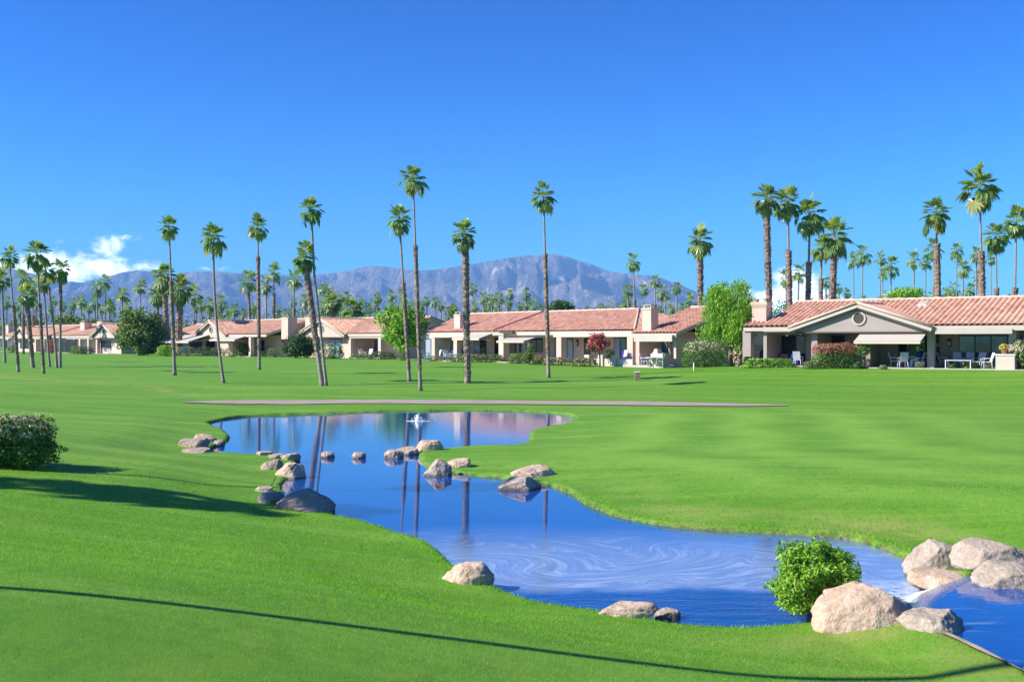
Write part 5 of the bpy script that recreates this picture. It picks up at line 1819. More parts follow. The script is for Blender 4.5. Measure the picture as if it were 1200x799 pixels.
def grove(name, label, spans, leaf, seed, n=9000):
    rng = np.random.default_rng(seed)
    C = []
    for (x0, x1, ytop, d) in spans:
        m_ = int(n * (x1 - x0) / sum(s[1] - s[0] for s in spans))
        cl = max(4, int((x1 - x0) / 3))
        px = rng.uniform(x0, x1, cl)
        hh = (CAMZ - (ytop - CY) / FPX * d - 1.2) * rng.uniform(0.55, 1.0, cl)
        k = rng.integers(0, cl, m_)
        q = rng.normal(size=(m_, 3)) * np.array([0.7, 1.6, 0.55])
        dd = d + rng.normal(size=m_) * 4
        C.append(np.column_stack([(px[k] - CX) / FPX * dd + q[:, 0], dd + q[:, 1], 1.2 + np.maximum(0.0, hh[k] * (1 - 0.75 * rng.random(m_) ** 2.2) + q[:, 2] * 0.6)]))
    C = np.concatenate(C)
    return tag(link(name, quad_mesh(name, leaf_quads(C, 0.55, 0.32, rng=rng), M[leaf])), label, 'trees', None, 'stuff')


grove('far_tree_line', 'low band of far trees along the skyline behind the houses', [(-40, 140, 371, 230), (140, 230, 372, 250), (230, 350, 368, 240), (350, 460, 362, 220), (460, 560, 366, 240), (560, 640, 362, 230), (640, 740, 358, 240), (740, 830, 358, 240), (900, 1040, 353, 220), (1040, 1240, 343, 220)], 'leaf_mid', 31, 26000)


# ---------------------------------------------------------------- broadleaf trees and shrubs
def tree(name, label, bbox, base_px, d, leaf, seed, n=7000, ls=0.20, clumps=60, strands=False, trunk_r=0.14, lean=0.0, zb=1.25, group=None, trunks=1, hang=0.0, cat='tree', depth=1.0):
    x0, x1, y0, y1 = bbox
    rng = np.random.default_rng(seed)
    rnd = random.Random(seed)
    bx = (base_px - CX) / FPX * d
    o = root(name, label, cat, (bx, d, zb), 0.0, group)
    w_ = (x1 - x0) / FPX * d
    h_ = (y1 - y0) / FPX * d
    cx = ((x0 + x1) / 2 - CX) / FPX * d - bx
    cz = CAMZ - ((y0 + y1) / 2 - CY) / FPX * d - zb
    cc = []
    while len(cc) < clumps:
        p = rng.normal(size=3)
        p = p / np.linalg.norm(p) * rng.random() ** 0.42
        wob = 1.0 + 0.22 * mnoise.noise(Vector(p * 1.9) + Vector((seed, 0, 0)))
        if p[2] < -0.75 and not strands:
            continue
        cc.append(p * wob * 0.86)
    cc = np.array(cc) * np.array([w_ / 2, w_ / 2 * depth, h_ / 2]) + np.array([cx, 0, cz])
    rad = np.array([w_ / 2, w_ / 2 * depth, h_ / 2]) * (1.75 / clumps ** 0.42)
    per = rng.dirichlet(np.ones(clumps) * 6) * n
    C, Nn = [], []
    for c, m_ in zip(cc, per.astype(int)):
        q = rng.normal(size=(m_, 3))
        q = q / np.linalg.norm(q, axis=1, keepdims=True) * (rng.random(m_) ** 0.35)[:, None]
        f = rng.uniform(0.7, 1.2)
        pts = c + q * rad * f
        if strands:
            pts[:, 2] -= rng.random(m_) ** 1.6 * hang * rng.uniform(0.4, 1.0)
            pts[:, 0] += (pts[:, 0] - cx) * 0.05
        C.append(pts)
        Nn.append(q)
    C, Nn = np.concatenate(C), np.concatenate(Nn)
    C[:, 2] = np.maximum(C[:, 2], 0.15)
    if strands:
        V = leaf_quads(C, ls * 1.9, ls * 0.42, None, rng, up_bias=-2.2)
    else:
        V = leaf_quads(C, ls, ls * 0.6, Nn + np.array([0, 0, 0.5]), rng, spread=0.7)
    link('crown', quad_mesh('crown', V, M[leaf]), o)
    mb = MB()
    for tI in range(trunks):
        tx = (tI - (trunks - 1) / 2) * 0.5
        fork = Vector((cx * 0.55 + tx * 1.6 + lean, 0, max(0.6, cz - h_ * 0.30)))
        mb.tube([(tx * 0.4, 0, -0.3), (tx * 0.7 + lean * 0.3, 0, fork.z * 0.45), fork], [trunk_r * 1.3, trunk_r, trunk_r * 0.8], 8)
        for k in range(9):
            tgt = Vector(cc[rnd.randrange(clumps)])
            mid = fork.lerp(tgt, 0.5) + Vector((rnd.uniform(-0.2, 0.2), rnd.uniform(-0.2, 0.2), 0.15))
            mb.tube([fork, mid, tgt], [trunk_r * 0.5, trunk_r * 0.3, trunk_r * 0.12], 5, False)
    mb.build('trunk', M['bark'], o)
    return o


tree('round_tree', 'big round green tree between the low pink house and the dark palm pair', (132, 199, 357, 419), 166, 150, 'leaf_olive', 301, n=9000, ls=0.42, clumps=75, trunks=3, trunk_r=0.16)
tree('slender_tree', 'light green airy tree with a pale leaning trunk left of the middle row', (441, 502, 350, 413), 479, 112, 'leaf_bright', 302, n=6500, ls=0.34, clumps=46, lean=-1.0, trunk_r=0.13)
tree('willowy_tree', 'bright green willowy tree with drooping branches between the middle row and right house', (819, 890, 321, 410), 856, 82, 'leaf_bright', 303, n=19000, ls=0.16, clumps=80, strands=True, hang=0.9, trunk_r=0.16)
tree('garden_tree', 'rounded yellow green tree above the leftmost house roof', (56, 124, 368, 400), 92, 215, 'leaf_olive', 304, n=4500, ls=0.5, clumps=36, trunk_r=0.2)
tree('garden_tree', 'green tree crown left of the yellow green one near the left edge', (8, 58, 374, 402), 34, 218, 'leaf_mid', 305, n=3500, ls=0.5, clumps=28, trunk_r=0.2)
tree('garden_tree', 'broad pale green tree crown behind the ridge of the right house', (1026, 1100, 335, 372), 1068, 116, 'leaf_bright', 306, n=6500, ls=0.24, clumps=46, trunk_r=0.2)
tree('garden_tree', 'dark green tree crown above the middle house ridge right of the lone palm', (641, 677, 352, 376), 659, 170, 'leaf_dark', 307, n=3200, ls=0.4, clumps=26, trunk_r=0.2)
tree('garden_tree', 'dark tree in the shade right of the willowy tree behind the chimney', (858, 890, 360, 412), 878, 96, 'leaf_dark', 308, n=4200, ls=0.22, clumps=30, trunk_r=0.14)
tree('bougainvillea', 'small tree full of red blossom in front of the middle house', (687, 717, 390, 416), 703, 88, 'leaf_red', 309, n=2600, ls=0.17, clumps=34, trunk_r=0.07, zb=1.2, cat='flowering tree')
tree('oleander', 'big round oleander shrub right of the wide chimney', (330, 369, 390, 424), 349, 128, 'leaf_dark', 310, n=5200, ls=0.26, clumps=50, trunk_r=0.06, trunks=3, zb=1.15, cat='shrub')
tree('citrus_tree', 'small clipped ball tree under the awning house roof', (277, 296, 403, 420), 287, 140, 'leaf_mid', 311, n=1800, ls=0.24, clumps=20, trunk_r=0.06, zb=1.2)
tree('small_tree', 'little yellow green tree at the middle house door', (610, 626, 404, 428), 620, 92, 'leaf_olive', 312, n=900, ls=0.15, clumps=14, trunk_r=0.04, zb=1.2)
tree('palm_shrub', 'young pale green shrub tree beside the red topped hedge', (1003, 1020, 399, 418), 1012, 73, 'leaf_olive', 313, n=1200, ls=0.15, clumps=14, trunk_r=0.10, zb=1.35, cat='shrub')


def shrub(px0, px1, py0, py1, leaf, label, seed, n=1800, ls=0.12, name='shrub', boxy=0.5, flowers=None, group='garden shrubs along the houses', d=None, z=None, depth=0.8, cat='shrub', fn=0.12, ftop=True, aspect=0.55, bumpy=0.16):
    rng = np.random.default_rng(seed)
    if d is None:
        g = G((px0 + px1) / 2, py1)
    else:
        zz = CAMZ - (py1 - CY) / FPX * d if z is None else z
        g = Vector((((px0 + px1) / 2 - CX) / FPX * d, d, zz))
    d = g.y
    w_, h_ = (px1 - px0) / FPX * d, (py1 - py0) / FPX * d
    o = root(name, label, cat, (g.x, g.y + w_ * depth * 0.3, g.z - 0.05), 0.0, group)
    q = rng.normal(size=(n, 3))
    pw = 2 + 6 * boxy
    q = q / (np.sum(np.abs(q) ** pw, axis=1, keepdims=True) ** (1 / pw))
    r = (0.55 + 0.45 * rng.random(n) ** 0.4)
    bump = np.array([1 + bumpy * mnoise.noise(Vector(v * 2.4) + Vector((seed, 1, 0))) + bumpy * 0.6 * mnoise.noise(Vector(v * 5.0) + Vector((seed, 5, 0))) for v in q])
    nrm = q.copy()
    q = q * np.column_stack([1 + 0.35 * np.maximum(0, -q[:, 2]), 1 + 0.2 * np.maximum(0, -q[:, 2]), np.ones(n)])
    C = q * (r * bump)[:, None] * np.array([w_ / 2, min(w_ / 2 * depth, max(h_ * 0.9, 0.6)), h_ / 2]) * 0.95
    C[:, 2] += h_ / 2
    C[:, 2] = np.maximum(C[:, 2], 0.03 + 0.08 * rng.random(n))
    V = leaf_quads(C, ls, ls * aspect, nrm + np.array([0, 0, 0.35]), rng, spread=0.75)
    link('foliage', quad_mesh('foliage', V, M[leaf]), o)
    mb = MB()
    for k in range(6):
        a = rng.random() * 6.28
        mb.tube([(0.05 * math.cos(a), 0.05 * math.sin(a), 0), (w_ * 0.2 * math.cos(a), w_ * 0.12 * math.sin(a), h_ * 0.4), (w_ * 0.33 * math.cos(a), w_ * 0.2 * math.sin(a), h_ * 0.75)], [0.02 * (1 + h_), 0.014 * (1 + h_), 0.006], 5, False)
    mb.build('stems', M['bark'], o)
    if flowers:
        sel = np.where((nrm[:, 2] > 0.25) if ftop else (rng.random(n) < 2))[0]
        sel = sel[rng.random(len(sel)) < fn * (2.5 if ftop else 1)]
        Cf = np.repeat(C[sel] * 1.02, 4, axis=0) + rng.normal(size=(len(sel) * 4, 3)) * ls * 0.35
        Vf = leaf_quads(Cf, ls * 0.65, ls * 0.55, np.repeat(nrm[sel], 4, axis=0) + np.array([0, -0.2, 0.4]), rng, spread=0.6)
        link('blossom', quad_mesh('blossom', Vf, M[flowers]), o)
    return o


# near ones
shrub(-58, 46, 486, 547, 'leaf_mid', 'dark green bush with cream flowers at the left edge of the lawn', 401, n=9000, ls=0.08, boxy=0.30, bumpy=0.25, flowers='flower_cream', fn=0.05, name='flowering_bush', group=None, cat='bush', depth=0.9)
b_ = shrub(917, 1012, 650, 735, 'leaf_bright', 'leafy bright green bush at the near water edge beside the large tan boulder', 402, n=13000, ls=0.066, boxy=0.10, bumpy=0.42, name='leafy_bush', group=None, cat='bush', depth=0.85, aspect=0.36, d=12.35, z=0.13)
# garden beds, from the right house leftwards
SH = [
    ((874, 930, 420, 432), 'leaf_bright', 'clipped low hedge in front of the right house open patio', dict(n=3000, boxy=1.0, depth=0.25, name='hedge', d=75.5)),
    ((872, 882, 417, 431), 'leaf_olive', 'small square bush at the corner column of the right house', dict(n=700, d=76.5)),
    ((956, 1009, 402, 432), 'leaf_mid', 'big bush with a red leafed top left of the awning', dict(n=4200, flowers='leaf_red', fn=0.25, name='red_topped_bush', d=73.2, boxy=0.5)),
    ((943, 962, 422, 432), 'leaf_olive', 'small bush left of the red topped bush', dict(n=700, d=73.0)),
    ((1001, 1012, 424, 432), 'leaf_dark', 'tiny dark shrub right of the red topped bush', dict(n=400, d=72.4)),
    ((1031, 1040, 427, 433), 'leaf_grey', 'grey rounded plant in front of the patio table', dict(n=350, d=71.5)),
    ((1074, 1084, 423, 432), 'leaf_grey', 'spiky grey green plant in front of the dark figure', dict(n=250, ls=0.16, d=71.3, aspect=0.25)),
    ((1112, 1120, 426, 432), 'leaf_olive', 'small yellow green bush left of the low patio table', dict(n=350, d=70.6)),
    ((1131, 1148, 423, 432), 'leaf_olive', 'yellow green bush in front of the white patio chairs', dict(n=700, d=70.3)),
    ((1155, 1165, 423, 433), 'leaf_grey', 'spiky grey plant left of the white planter wall', dict(n=250, ls=0.16, d=69.6, aspect=0.25)),
    ((1180, 1193, 426, 433), 'leaf_olive', 'low bush at the foot of the white planter wall', dict(n=500, d=68.6)),
    ((1190, 1222, 396, 432), 'leaf_olive', 'tall bush with pale flowers cut by the right edge', dict(n=2600, flowers='flower_cream', fn=0.1, d=68.0)),
    ((803, 849, 399, 430), 'leaf_mid', 'wide bush with grey flowering top at the end wall of the middle row', dict(n=3600, flowers='flower_cream', fn=0.10, d=80.0)),
    ((845, 872, 404, 430), 'leaf_dark', 'dark shade hedge under the willowy tree', dict(n=1800, d=84.0, name='hedge')),
    ((706, 720, 404, 424), 'leaf_dark', 'dark shrub right of the red flowering tree', dict(n=1500, d=90.5)),
    ((672, 700, 417, 428), 'leaf_mid', 'low rose bed left of the red flowering tree', dict(n=1400, flowers='flower_pink', fn=0.05, d=88.0)),
    ((636, 672, 418, 428), 'leaf_olive', 'rose bed with pink flowers right of the lone palm', dict(n=1600, flowers='flower_pink', fn=0.06, d=91.0)),
    ((596, 621, 413, 426), 'leaf_olive', 'rounded bush in front of the middle house left door', dict(n=1700, d=96.0)),
    ((619, 640, 416, 427), 'leaf_mid', 'bush with pink flowers left of the lone palm foot', dict(n=1200, flowers='flower_pink', fn=0.06, d=93.5)),
    ((540, 590, 416, 426), 'leaf_olive', 'long flowering hedge right of the shaggy palm', dict(n=2600, boxy=0.9, depth=0.25, name='hedge', d=101.0, flowers='flower_pink', fn=0.02)),
    ((524, 545, 416, 426), 'leaf_grey', 'grey green bush left of the shaggy palm foot', dict(n=1100, d=104.0)),
    ((496, 522, 419, 426), 'leaf_grey', 'low grey plants behind the tallest palm foot', dict(n=900, d=107.0)),
    ((466, 476, 417, 425), 'leaf_olive', 'small bush left of the leaning lawn palm', dict(n=500, d=112.0)),
    ((434, 462, 414.5, 424.5), 'leaf_dark', 'dark clipped hedge under the airy tree', dict(n=1800, boxy=0.9, depth=0.4, name='hedge', d=118.0)),
    ((409, 434, 418, 425), 'leaf_olive', 'low plants right of the blue glass doors', dict(n=900, d=120.0)),
    ((375, 401, 406, 425), 'leaf_mid', 'shaggy shrub behind the feet of the crossing palms', dict(n=1900, d=121.0, ls=0.16)),
    ((366, 378, 417, 425), 'leaf_olive', 'yellow green shrub right of the round oleander', dict(n=500, d=123.0)),
    ((312, 332, 412, 424), 'leaf_olive', 'twin yellow green bushes left of the round oleander', dict(n=1000, d=132.0)),
    ((293, 312, 416, 424), 'leaf_dark', 'dark bushes right of the straight slim palm', dict(n=900, d=134.0)),
    ((262, 278, 413, 424), 'leaf_mid', 'red flowered bush right of the bowed palm', dict(n=900, flowers='flower_pink', fn=0.08, d=137.0)),
    ((246, 262, 412, 423), 'leaf_dark', 'dark bush left of the bowed palm', dict(n=900, d=139.0, flowers='flower_pink', fn=0.05)),
    ((230, 248, 410, 422), 'leaf_dark', 'dark hedge under the big awning right half', dict(n=900, d=142.0)),
    ((207, 230, 410, 422), 'leaf_grey', 'grey green bushes under the big awning left half', dict(n=1100, d=143.0)),
    ((183, 204, 408, 422), 'leaf_bright', 'clipped bright green bush right of the big round tree', dict(n=1800, d=140.0, ls=0.17)),
    ((81, 97, 411, 421), 'leaf_olive', 'pale bush with a dark right neighbour before the low pink house', dict(n=900, d=165.0, ls=0.17)),
    ((90, 107, 412, 421), 'leaf_dark', 'dark hedge before the low pink house', dict(n=900, d=163.0, ls=0.17)),
    ((8, 18, 411, 419), 'leaf_mid', 'small bush behind the palms at the left edge', dict(n=500, d=180.0, ls=0.17)),
    ((56, 64, 403, 419), 'leaf_red', 'red flowering bush behind the left edge palms', dict(n=700, d=176.0, ls=0.17, name='bougainvillea')),
    ((330, 345, 386, 394), 'leaf_red', 'red flowering creeper at the foot of the wide chimney', dict(n=700, d=136.0, ls=0.17, z=3.0, name='bougainvillea')),
]
for i, (bb, lf, lb, kw) in enumerate(SH):
    kw = dict(kw)
    if 'z' not in kw:
        x_ = ((bb[0] + bb[1]) / 2 - CX) / FPX * kw['d']
        kw['z'] = hz(x_, kw['d'])
    shrub(*bb, lf, lb, 500 + i, **kw)


# ---------------------------------------------------------------- patio furniture
def chair(label, loc, rz, group, fab='grey_mesh'):
    o = root('patio_chair', label, 'chair', loc, rz, group)
    MB().box(-0.26, 0.26, -0.25, 0.25, 0.40, 0.44).build('seat', M[fab], o)
    b = MB()
    b.hexa([(-0.26, 0.22, 0.45), (0.26, 0.22, 0.45), (0.26, 0.26, 0.45), (-0.26, 0.26, 0.45)], [(-0.26, 0.40, 1.02), (0.26, 0.40, 1.02), (0.26, 0.44, 1.02), (-0.26, 0.44, 1.02)])
    b.build('backrest', M[fab], o)
    for sx in (-1, 1):
        for sy in (-1, 1):
            MB().tube([(sx * 0.25, sy * 0.23, 0.40), (sx * 0.28, sy * 0.27, 0.0)], [0.022, 0.018], 6).build('leg', M['white_metal'], o)
        MB().tube([(sx * 0.29, -0.24, 0.42), (sx * 0.29, -0.22, 0.64), (sx * 0.29, 0.30, 0.66)], [0.02, 0.022, 0.02], 6).build('armrest', M['white_metal'], o)
    return o


def table(label, loc, r=0.6, h=0.72, mat='white_metal'):
    o = root('patio_table', label, 'table', loc, 0.0, None)
    MB().tube([(0, 0, h - 0.035), (0, 0, h)], [r, r], 24, True, False).build('table_top', M[mat], o)
    for k in range(4):
        a = math.pi / 4 + k * math.pi / 2
        MB().tube([(r * 0.7 * math.cos(a), r * 0.7 * math.sin(a), h - 0.035), (r * 0.78 * math.cos(a), r * 0.78 * math.sin(a), 0)], [0.02, 0.02], 6).build('leg', M['white_metal'], o)
    return o


def on(fr, px, v, w=0.06):
    return fr.wpt(fr.u(px, v), v, w)


# right house, under the open awning
ga = 'patio chairs at the right house'
table('round patio table under the open awning where the blue shirted person sits', on(FG, 1064, 0.6), 0.62)
chair('pale chair left of the awning table, turned towards it', on(FG, 1048.5, 0.5), math.radians(70), ga)
chair('chair with its back to the lawn in front of the awning table', on(FG, 1058, -0.35), math.radians(175), ga)
ch_ = on(FG, 1075.5, 0.5)
chair('chair the blue shirted person sits on', ch_, math.radians(-95), ga)
chair('blue grey chair against the wall right of the narrow dark door', on(FG, 1106, 2.0), math.radians(60), ga)
chair('white chair left behind the low patio table', on(FG, 1123, 1.6), math.radians(-10), ga)
chair('white chair in the middle behind the low patio table', on(FG, 1136, 1.9), math.radians(-30), ga)
chair('white chair right behind the low patio table', on(FG, 1147, 1.3), math.radians(-60), ga)
chair('white reclining chair seen from the side before the glass doors', on(FG, 1156.5, 0.2), math.radians(-100), ga, 'white')
lt = root('low_table', 'low rectangular patio table before the white chairs', 'table', on(FG, 1124, -0.1), -FG.a)
MB().box(-0.8, 0.8, -0.35, 0.35, 0.50, 0.54).build('table_top', M['white_metal'], lt)
for sx in (-1, 1):
    for sy in (-1, 1):
        MB().box(sx * 0.76 - 0.025, sx * 0.76 + 0.025, sy * 0.31 - 0.025, sy * 0.31 + 0.025, 0, 0.50).build('leg', M['white_metal'], lt)
pwl = root('planter_wall', 'short white masonry pier at the right end of the patio', 'pier', on(FG, 1179, -0.6, -0.1), -FG.a)
MB().box(-0.55, 0.55, -0.3, 0.3, -0.2, 1.02).build('pier_body', M['stucco_cream'], pwl)
MB().box(-0.60, 0.60, -0.35, 0.35, 1.02, 1.10).build('cap', M['white'], pwl)
pp = on(FG, 1177, -0.6, 1.0)
pot = root('flower_pot', 'terracotta pot of yellow flowers on the white pier', 'flower pot', pp)
MB().tube([(0, 0, 0), (0, 0, 0.26), (0, 0, 0.30)], [0.13, 0.19, 0.21], 12, True).build('pot', M['terracotta'], pot)
rng = np.random.default_rng(77)
q = rng.normal(size=(260, 3))
q = q / np.linalg.norm(q, axis=1, keepdims=True)
link('flower_cluster', quad_mesh('flower_cluster', leaf_quads(q * np.array([0.30, 0.28, 0.20]) + np.array([0, 0, 0.42]), 0.10, 0.08, q, rng), M['flower_yellow']), pot)
# open patio on the left of the right house
so = root('patio_sofa', 'dark blue sofa with cushions inside the open patio', 'sofa', on(FG, 918, 2.2), -FG.a)
MB().box(-1.2, 1.2, -0.35, 0.4, 0.12, 0.42).build('seat', M['shirt_blue'], so)
MB().box(-1.2, 1.2, 0.25, 0.42, 0.42, 0.85).build('backrest', M['shirt_blue'], so)
for u_ in (-0.8, 0.0, 0.8):
    MB().hexa([(u_ - 0.3, 0.05, 0.43), (u_ + 0.3, 0.05, 0.43), (u_ + 0.3, 0.2, 0.43), (u_ - 0.3, 0.2, 0.43)], [(u_ - 0.27, 0.14, 0.80), (u_ + 0.27, 0.14, 0.80), (u_ + 0.27, 0.24, 0.80), (u_ - 0.27, 0.24, 0.80)]).build('cushion', M['trousers'] if u_ else M['terracotta'], so)
gr = root('covered_grill', 'covered black grill at the left wall of the open patio', 'grill', on(FG, 896.5, 1.7), -FG.a)
gb = MB().box(-0.55, 0.55, -0.3, 0.3, 0.05, 0.85)
gb.tube([(-0.5, 0, 0.86), (0.5, 0, 0.86)], [0.30, 0.30], 12)
gb.build('cover', M['black'], gr)
chair('white chair behind the small bush left of the red topped bush', on(FG, 935, 1.3), math.radians(150), ga)
# middle row
gm = 'patio chairs at the middle row'
table('round table on the corner patio below the tall chimney', on(FE, 765.5, -2.6, 0.0), 0.6)
chair('grey chair left of the corner patio table', on(FE, 756.5, -2.6, 0.0), math.radians(60), gm)
chair('grey chair right of the corner patio table', on(FE, 773, -2.7, 0.0), math.radians(-100), gm)
chair('grey chair behind the corner patio table', on(FE, 771, -0.9, 0.0), math.radians(-40), gm)
cg = root('covered_grill', 'grill under a blue cover on the left house patio', 'grill', on(FE, 536.5, 0.6), -FE.a)
cb = MB().box(-0.6, 0.6, -0.32, 0.32, 0.03, 0.95)
cb.tube([(-0.55, 0, 0.95), (0.55, 0, 0.95)], [0.30, 0.30], 12)
cb.build('cover', M['blue_cover'], cg)
lc = root('lounge_chair', 'dark blue lounge chair with a white towel behind the patio parapet', 'lounge chair', on(FE, 731, -0.9), -FE.a + 0.5)
MB().hexa([(-0.3, -0.7, 0.35), (0.3, -0.7, 0.35), (0.3, 0.3, 0.40), (-0.3, 0.3, 0.40)], [(-0.3, -0.7, 0.42), (0.3, -0.7, 0.42), (0.3, 0.3, 0.47), (-0.3, 0.3, 0.47)]).build('seat', M['shirt_blue'], lc)
bk = MB().hexa([(-0.3, 0.27, 0.42), (0.3, 0.27, 0.42), (0.3, 0.34, 0.42), (-0.3, 0.34, 0.42)], [(-0.3, 0.70, 1.15), (0.3, 0.70, 1.15), (0.3, 0.78, 1.15), (-0.3, 0.78, 1.15)]).build('backrest', M['shirt_blue'], lc)
MB().hexa([(-0.12, 0.24, 0.5), (0.16, 0.24, 0.5), (0.16, 0.262, 0.5), (-0.12, 0.262, 0.5)], [(-0.12, 0.66, 1.16), (0.16, 0.66, 1.16), (0.16, 0.69, 1.16), (-0.12, 0.69, 1.16)]).build('towel', M['white'], lc)
for sx in (-1, 1):
    for y_ in (-0.6, 0.25):
        MB().tube([(sx * 0.27, y_, 0.36), (sx * 0.29, y_, 0)], [0.022, 0.02], 6).build('leg', M['white_metal'], lc)
chair('white chair left on the left house patio behind the palms', on(FE, 499, -0.4), math.radians(50), gm, 'white')
chair('white chair beside the pillar of the left house patio', on(FE, 512, -0.4), math.radians(-70), gm, 'white')
table('white table on the left house patio between two chairs', on(FE, 505.5, 0.2), 0.55)
chair('white chair between the patio pillar and the blue grill', on(FE, 524, -0.3), math.radians(30), gm, 'white')
for i, (px, lb) in enumerate(((623.5, 'square cream pier at the rose bed left of the lone palm'), (633, 'square cream pier touching the lone palm foot'))):
    pr = root('garden_pier', lb, 'pier', on(FE, px, -2.2, -0.1), -FE.a, 'garden piers')
    MB().box(-0.3, 0.3, -0.3, 0.3, -0.2, 0.62).build('pier_body', M['stucco_cream'], pr)
    MB().box(-0.34, 0.34, -0.34, 0.34, 0.62, 0.70).build('cap', M['stucco_cream'], pr)
chair('white chair before the cream house glass doors', on(FD, 424, -0.5), math.radians(30), 'patio chairs at the cream house', 'white')
chair('second white chair at the right end of the cream house patio', on(FD, 432, -0.6), math.radians(-40), 'patio chairs at the cream house', 'white')
for i, (px, lb) in enumerate(((124, 'white chair left of the big round tree'), (130, 'white chair nearest the trunk of the big round tree'))):
    chair(lb, on(FA, px, -1.5, 0.0), math.radians(40 - 80 * i), 'patio chairs at the low pink house', 'white')
wb = root('garden_wall', 'low white garden wall at the foot of the straight slim palm', 'wall', P(315, 424, 136) - Vector((0, 0, 0)), -0.8)
MB().box(-0.7, 0.7, -0.1, 0.1, -0.1, 0.42).build('wall_body', M['stucco_cream'], wb)
MB().box(-0.74, 0.74, -0.13, 0.13, 0.42, 0.48).build('cap', M['stucco_cream'], wb)


# ---------------------------------------------------------------- people
def skin_body(name, joints, edges, radii, mats, pick, parent, sub=2):
    me = bpy.data.meshes.new(name)
    me.from_pydata(joints, edges, [])
    o = bpy.data.objects.new(name, me)
    COL.objects.link(o)
    o.modifiers.new('Skin', 'SKIN')
    sv = me.skin_vertices[0].data
    for i, r in enumerate(radii):
        sv[i].radius = (r, r) if not isinstance(r, tuple) else r
    sv[0].use_root = True
    sb = o.modifiers.new('Sub', 'SUBSURF')
    sb.levels = sub
    sb.render_levels = sub
    dg = bpy.context.evaluated_depsgraph_get()
    ev = bpy.data.meshes.new_from_object(o.evaluated_get(dg))
    COL.objects.unlink(o)
    bpy.data.objects.remove(o)
    for m_ in mats:
        ev.materials.append(m_)
    for p in ev.polygons:
        p.material_index = pick(p.center)
        p.use_smooth = True
    ev.name = name
    return link(name, ev, parent)


def fingers(J, E, R, wrist, hand_dir, side, up):
    """palm and five bent fingers grown out of the wrist vertex"""
    a, s, u = Vector(hand_dir).normalized(), Vector(side).normalized(), Vector(up).normalized()
    w_ = Vector(J[wrist])
    b = len(J)
    J.append(tuple(w_ + a * 0.055))
    R.append((0.038, 0.018))
    E.append((wrist, b))
    for k, (off, L) in enumerate(((-0.030, 0.062), (-0.010, 0.072), (0.010, 0.068), (0.030, 0.052))):
        i = len(J)
        J.append(tuple(w_ + a * 0.095 + s * off))
        J.append(tuple(w_ + a * (0.095 + L * 0.55) + s * off * 1.1 - u * 0.012))
        J.append(tuple(w_ + a * (0.095 + L * 0.9) + s * off * 1.1 - u * 0.035))
        R += [0.0095, 0.0085, 0.007]
        E += [(b, i), (i, i + 1), (i + 1, i + 2)]
    i = len(J)
    J.append(tuple(w_ + a * 0.05 - s * 0.048))
    J.append(tuple(w_ + a * 0.085 - s * 0.062 - u * 0.012))
    R += [0.011, 0.009]
    E += [(b, i), (i, i + 1)]


def head(parent, c, rz, hair, name='hair'):
    pass


def person_seated(loc, rz, label, shirt='shirt_blue', pants='trousers', hair='hair_white'):
    o = root('person', label, 'person', loc, rz)
    # faces -y in its own frame; seat height 0.46
    J = [(0, 0.02, 0.56), (0, 0.05, 0.78), (0, 0.03, 1.00), (0, 0.00, 1.10), (0, -0.03, 1.20), (0, -0.045, 1.30), (0, -0.14, 1.245)]
    R = [(0.16, 0.12), (0.15, 0.115), (0.155, 0.105), 0.055, 0.078, 0.085, 0.018]
    E = [(0, 1), (1, 2), (2, 3), (3, 4), (4, 5), (4, 6)]
    for s in (-1, 1):
        b = len(J)
        J += [(s * 0.10, -0.06, 0.53), (s * 0.13, -0.42, 0.53), (s * 0.13, -0.46, 0.12), (s * 0.13, -0.48, 0.05), (s * 0.13, -0.62, 0.035)]
        R += [0.095, 0.066, 0.046, 0.045, 0.032]
        E += [(0, b), (b, b + 1), (b + 1, b + 2), (b + 2, b + 3), (b + 3, b + 4)]
        b = len(J)
        J += [(s * 0.20, 0.02, 1.00), (s * 0.25, -0.06, 0.76), (s * 0.17, -0.32, 0.74)]
        R += [0.062, 0.046, 0.030]
        E += [(2, b), (b, b + 1), (b + 1, b + 2)]
        fingers(J, E, R, b + 2, (-0.15 * s, -1, 0.0), (s, 0, 0), (0, 0, 1))

    def pick(c):
        if c.z > 1.09:
            return 0
        if c.y < -0.30 and c.z > 0.66:
            return 0
        if c.z < 0.09:
            return 3
        return 1 if c.z > 0.64 else 2
    skin_body('body', J, E, R, [M['skin'], M[shirt], M[pants], M['white']], pick, o)
    h = MB()
    h.ball((0, -0.015, 1.29), 0.098, 14, 9, 1.0)
    vs = [(x, y, z) for x, y, z in h.V]
    h.Fc = [f for f in h.Fc if sum(vs[k][2] for k in f) / len(f) > 1.285 - 0.35 * min(0, -0.02 - sum(vs[k][1] for k in f) / len(f)) * -1 or sum(vs[k][1] for k in f) / len(f) > 0.03]
    h.uv, h.smooth = h.uv[:len(h.Fc)], h.smooth[:len(h.Fc)]
    h.build('hair', M[hair], o)
    for s in (-1, 1):
        MB().ball((s * 0.032, -0.118, 1.275), 0.010, 8, 5).build('eye', M['black'], o)
        MB().ball((s * 0.083, -0.03, 1.255), 0.022, 8, 5, 1.3).build('ear', M['skin'], o)
    MB().box(-0.022, 0.022, -0.126, -0.105, 1.195, 1.203).build('mouth', M['terracotta'], o)
    return o


person_seated(ch_ + Vector((0.02, 0, 0)), math.radians(-95), 'white haired person in a blue shirt sitting at the table under the awning')
ch2 = on(FG, 1080, 1.35)
chair('chair under the dark clothed person before the green screen', ch2, math.radians(-70), ga)
person_seated(ch2 + Vector((0.02, 0, 0)), math.radians(-70), 'dark clothed person sitting behind the blue shirted one before the green screen', 'dark_cloth', 'dark_cloth', 'hair_dark')

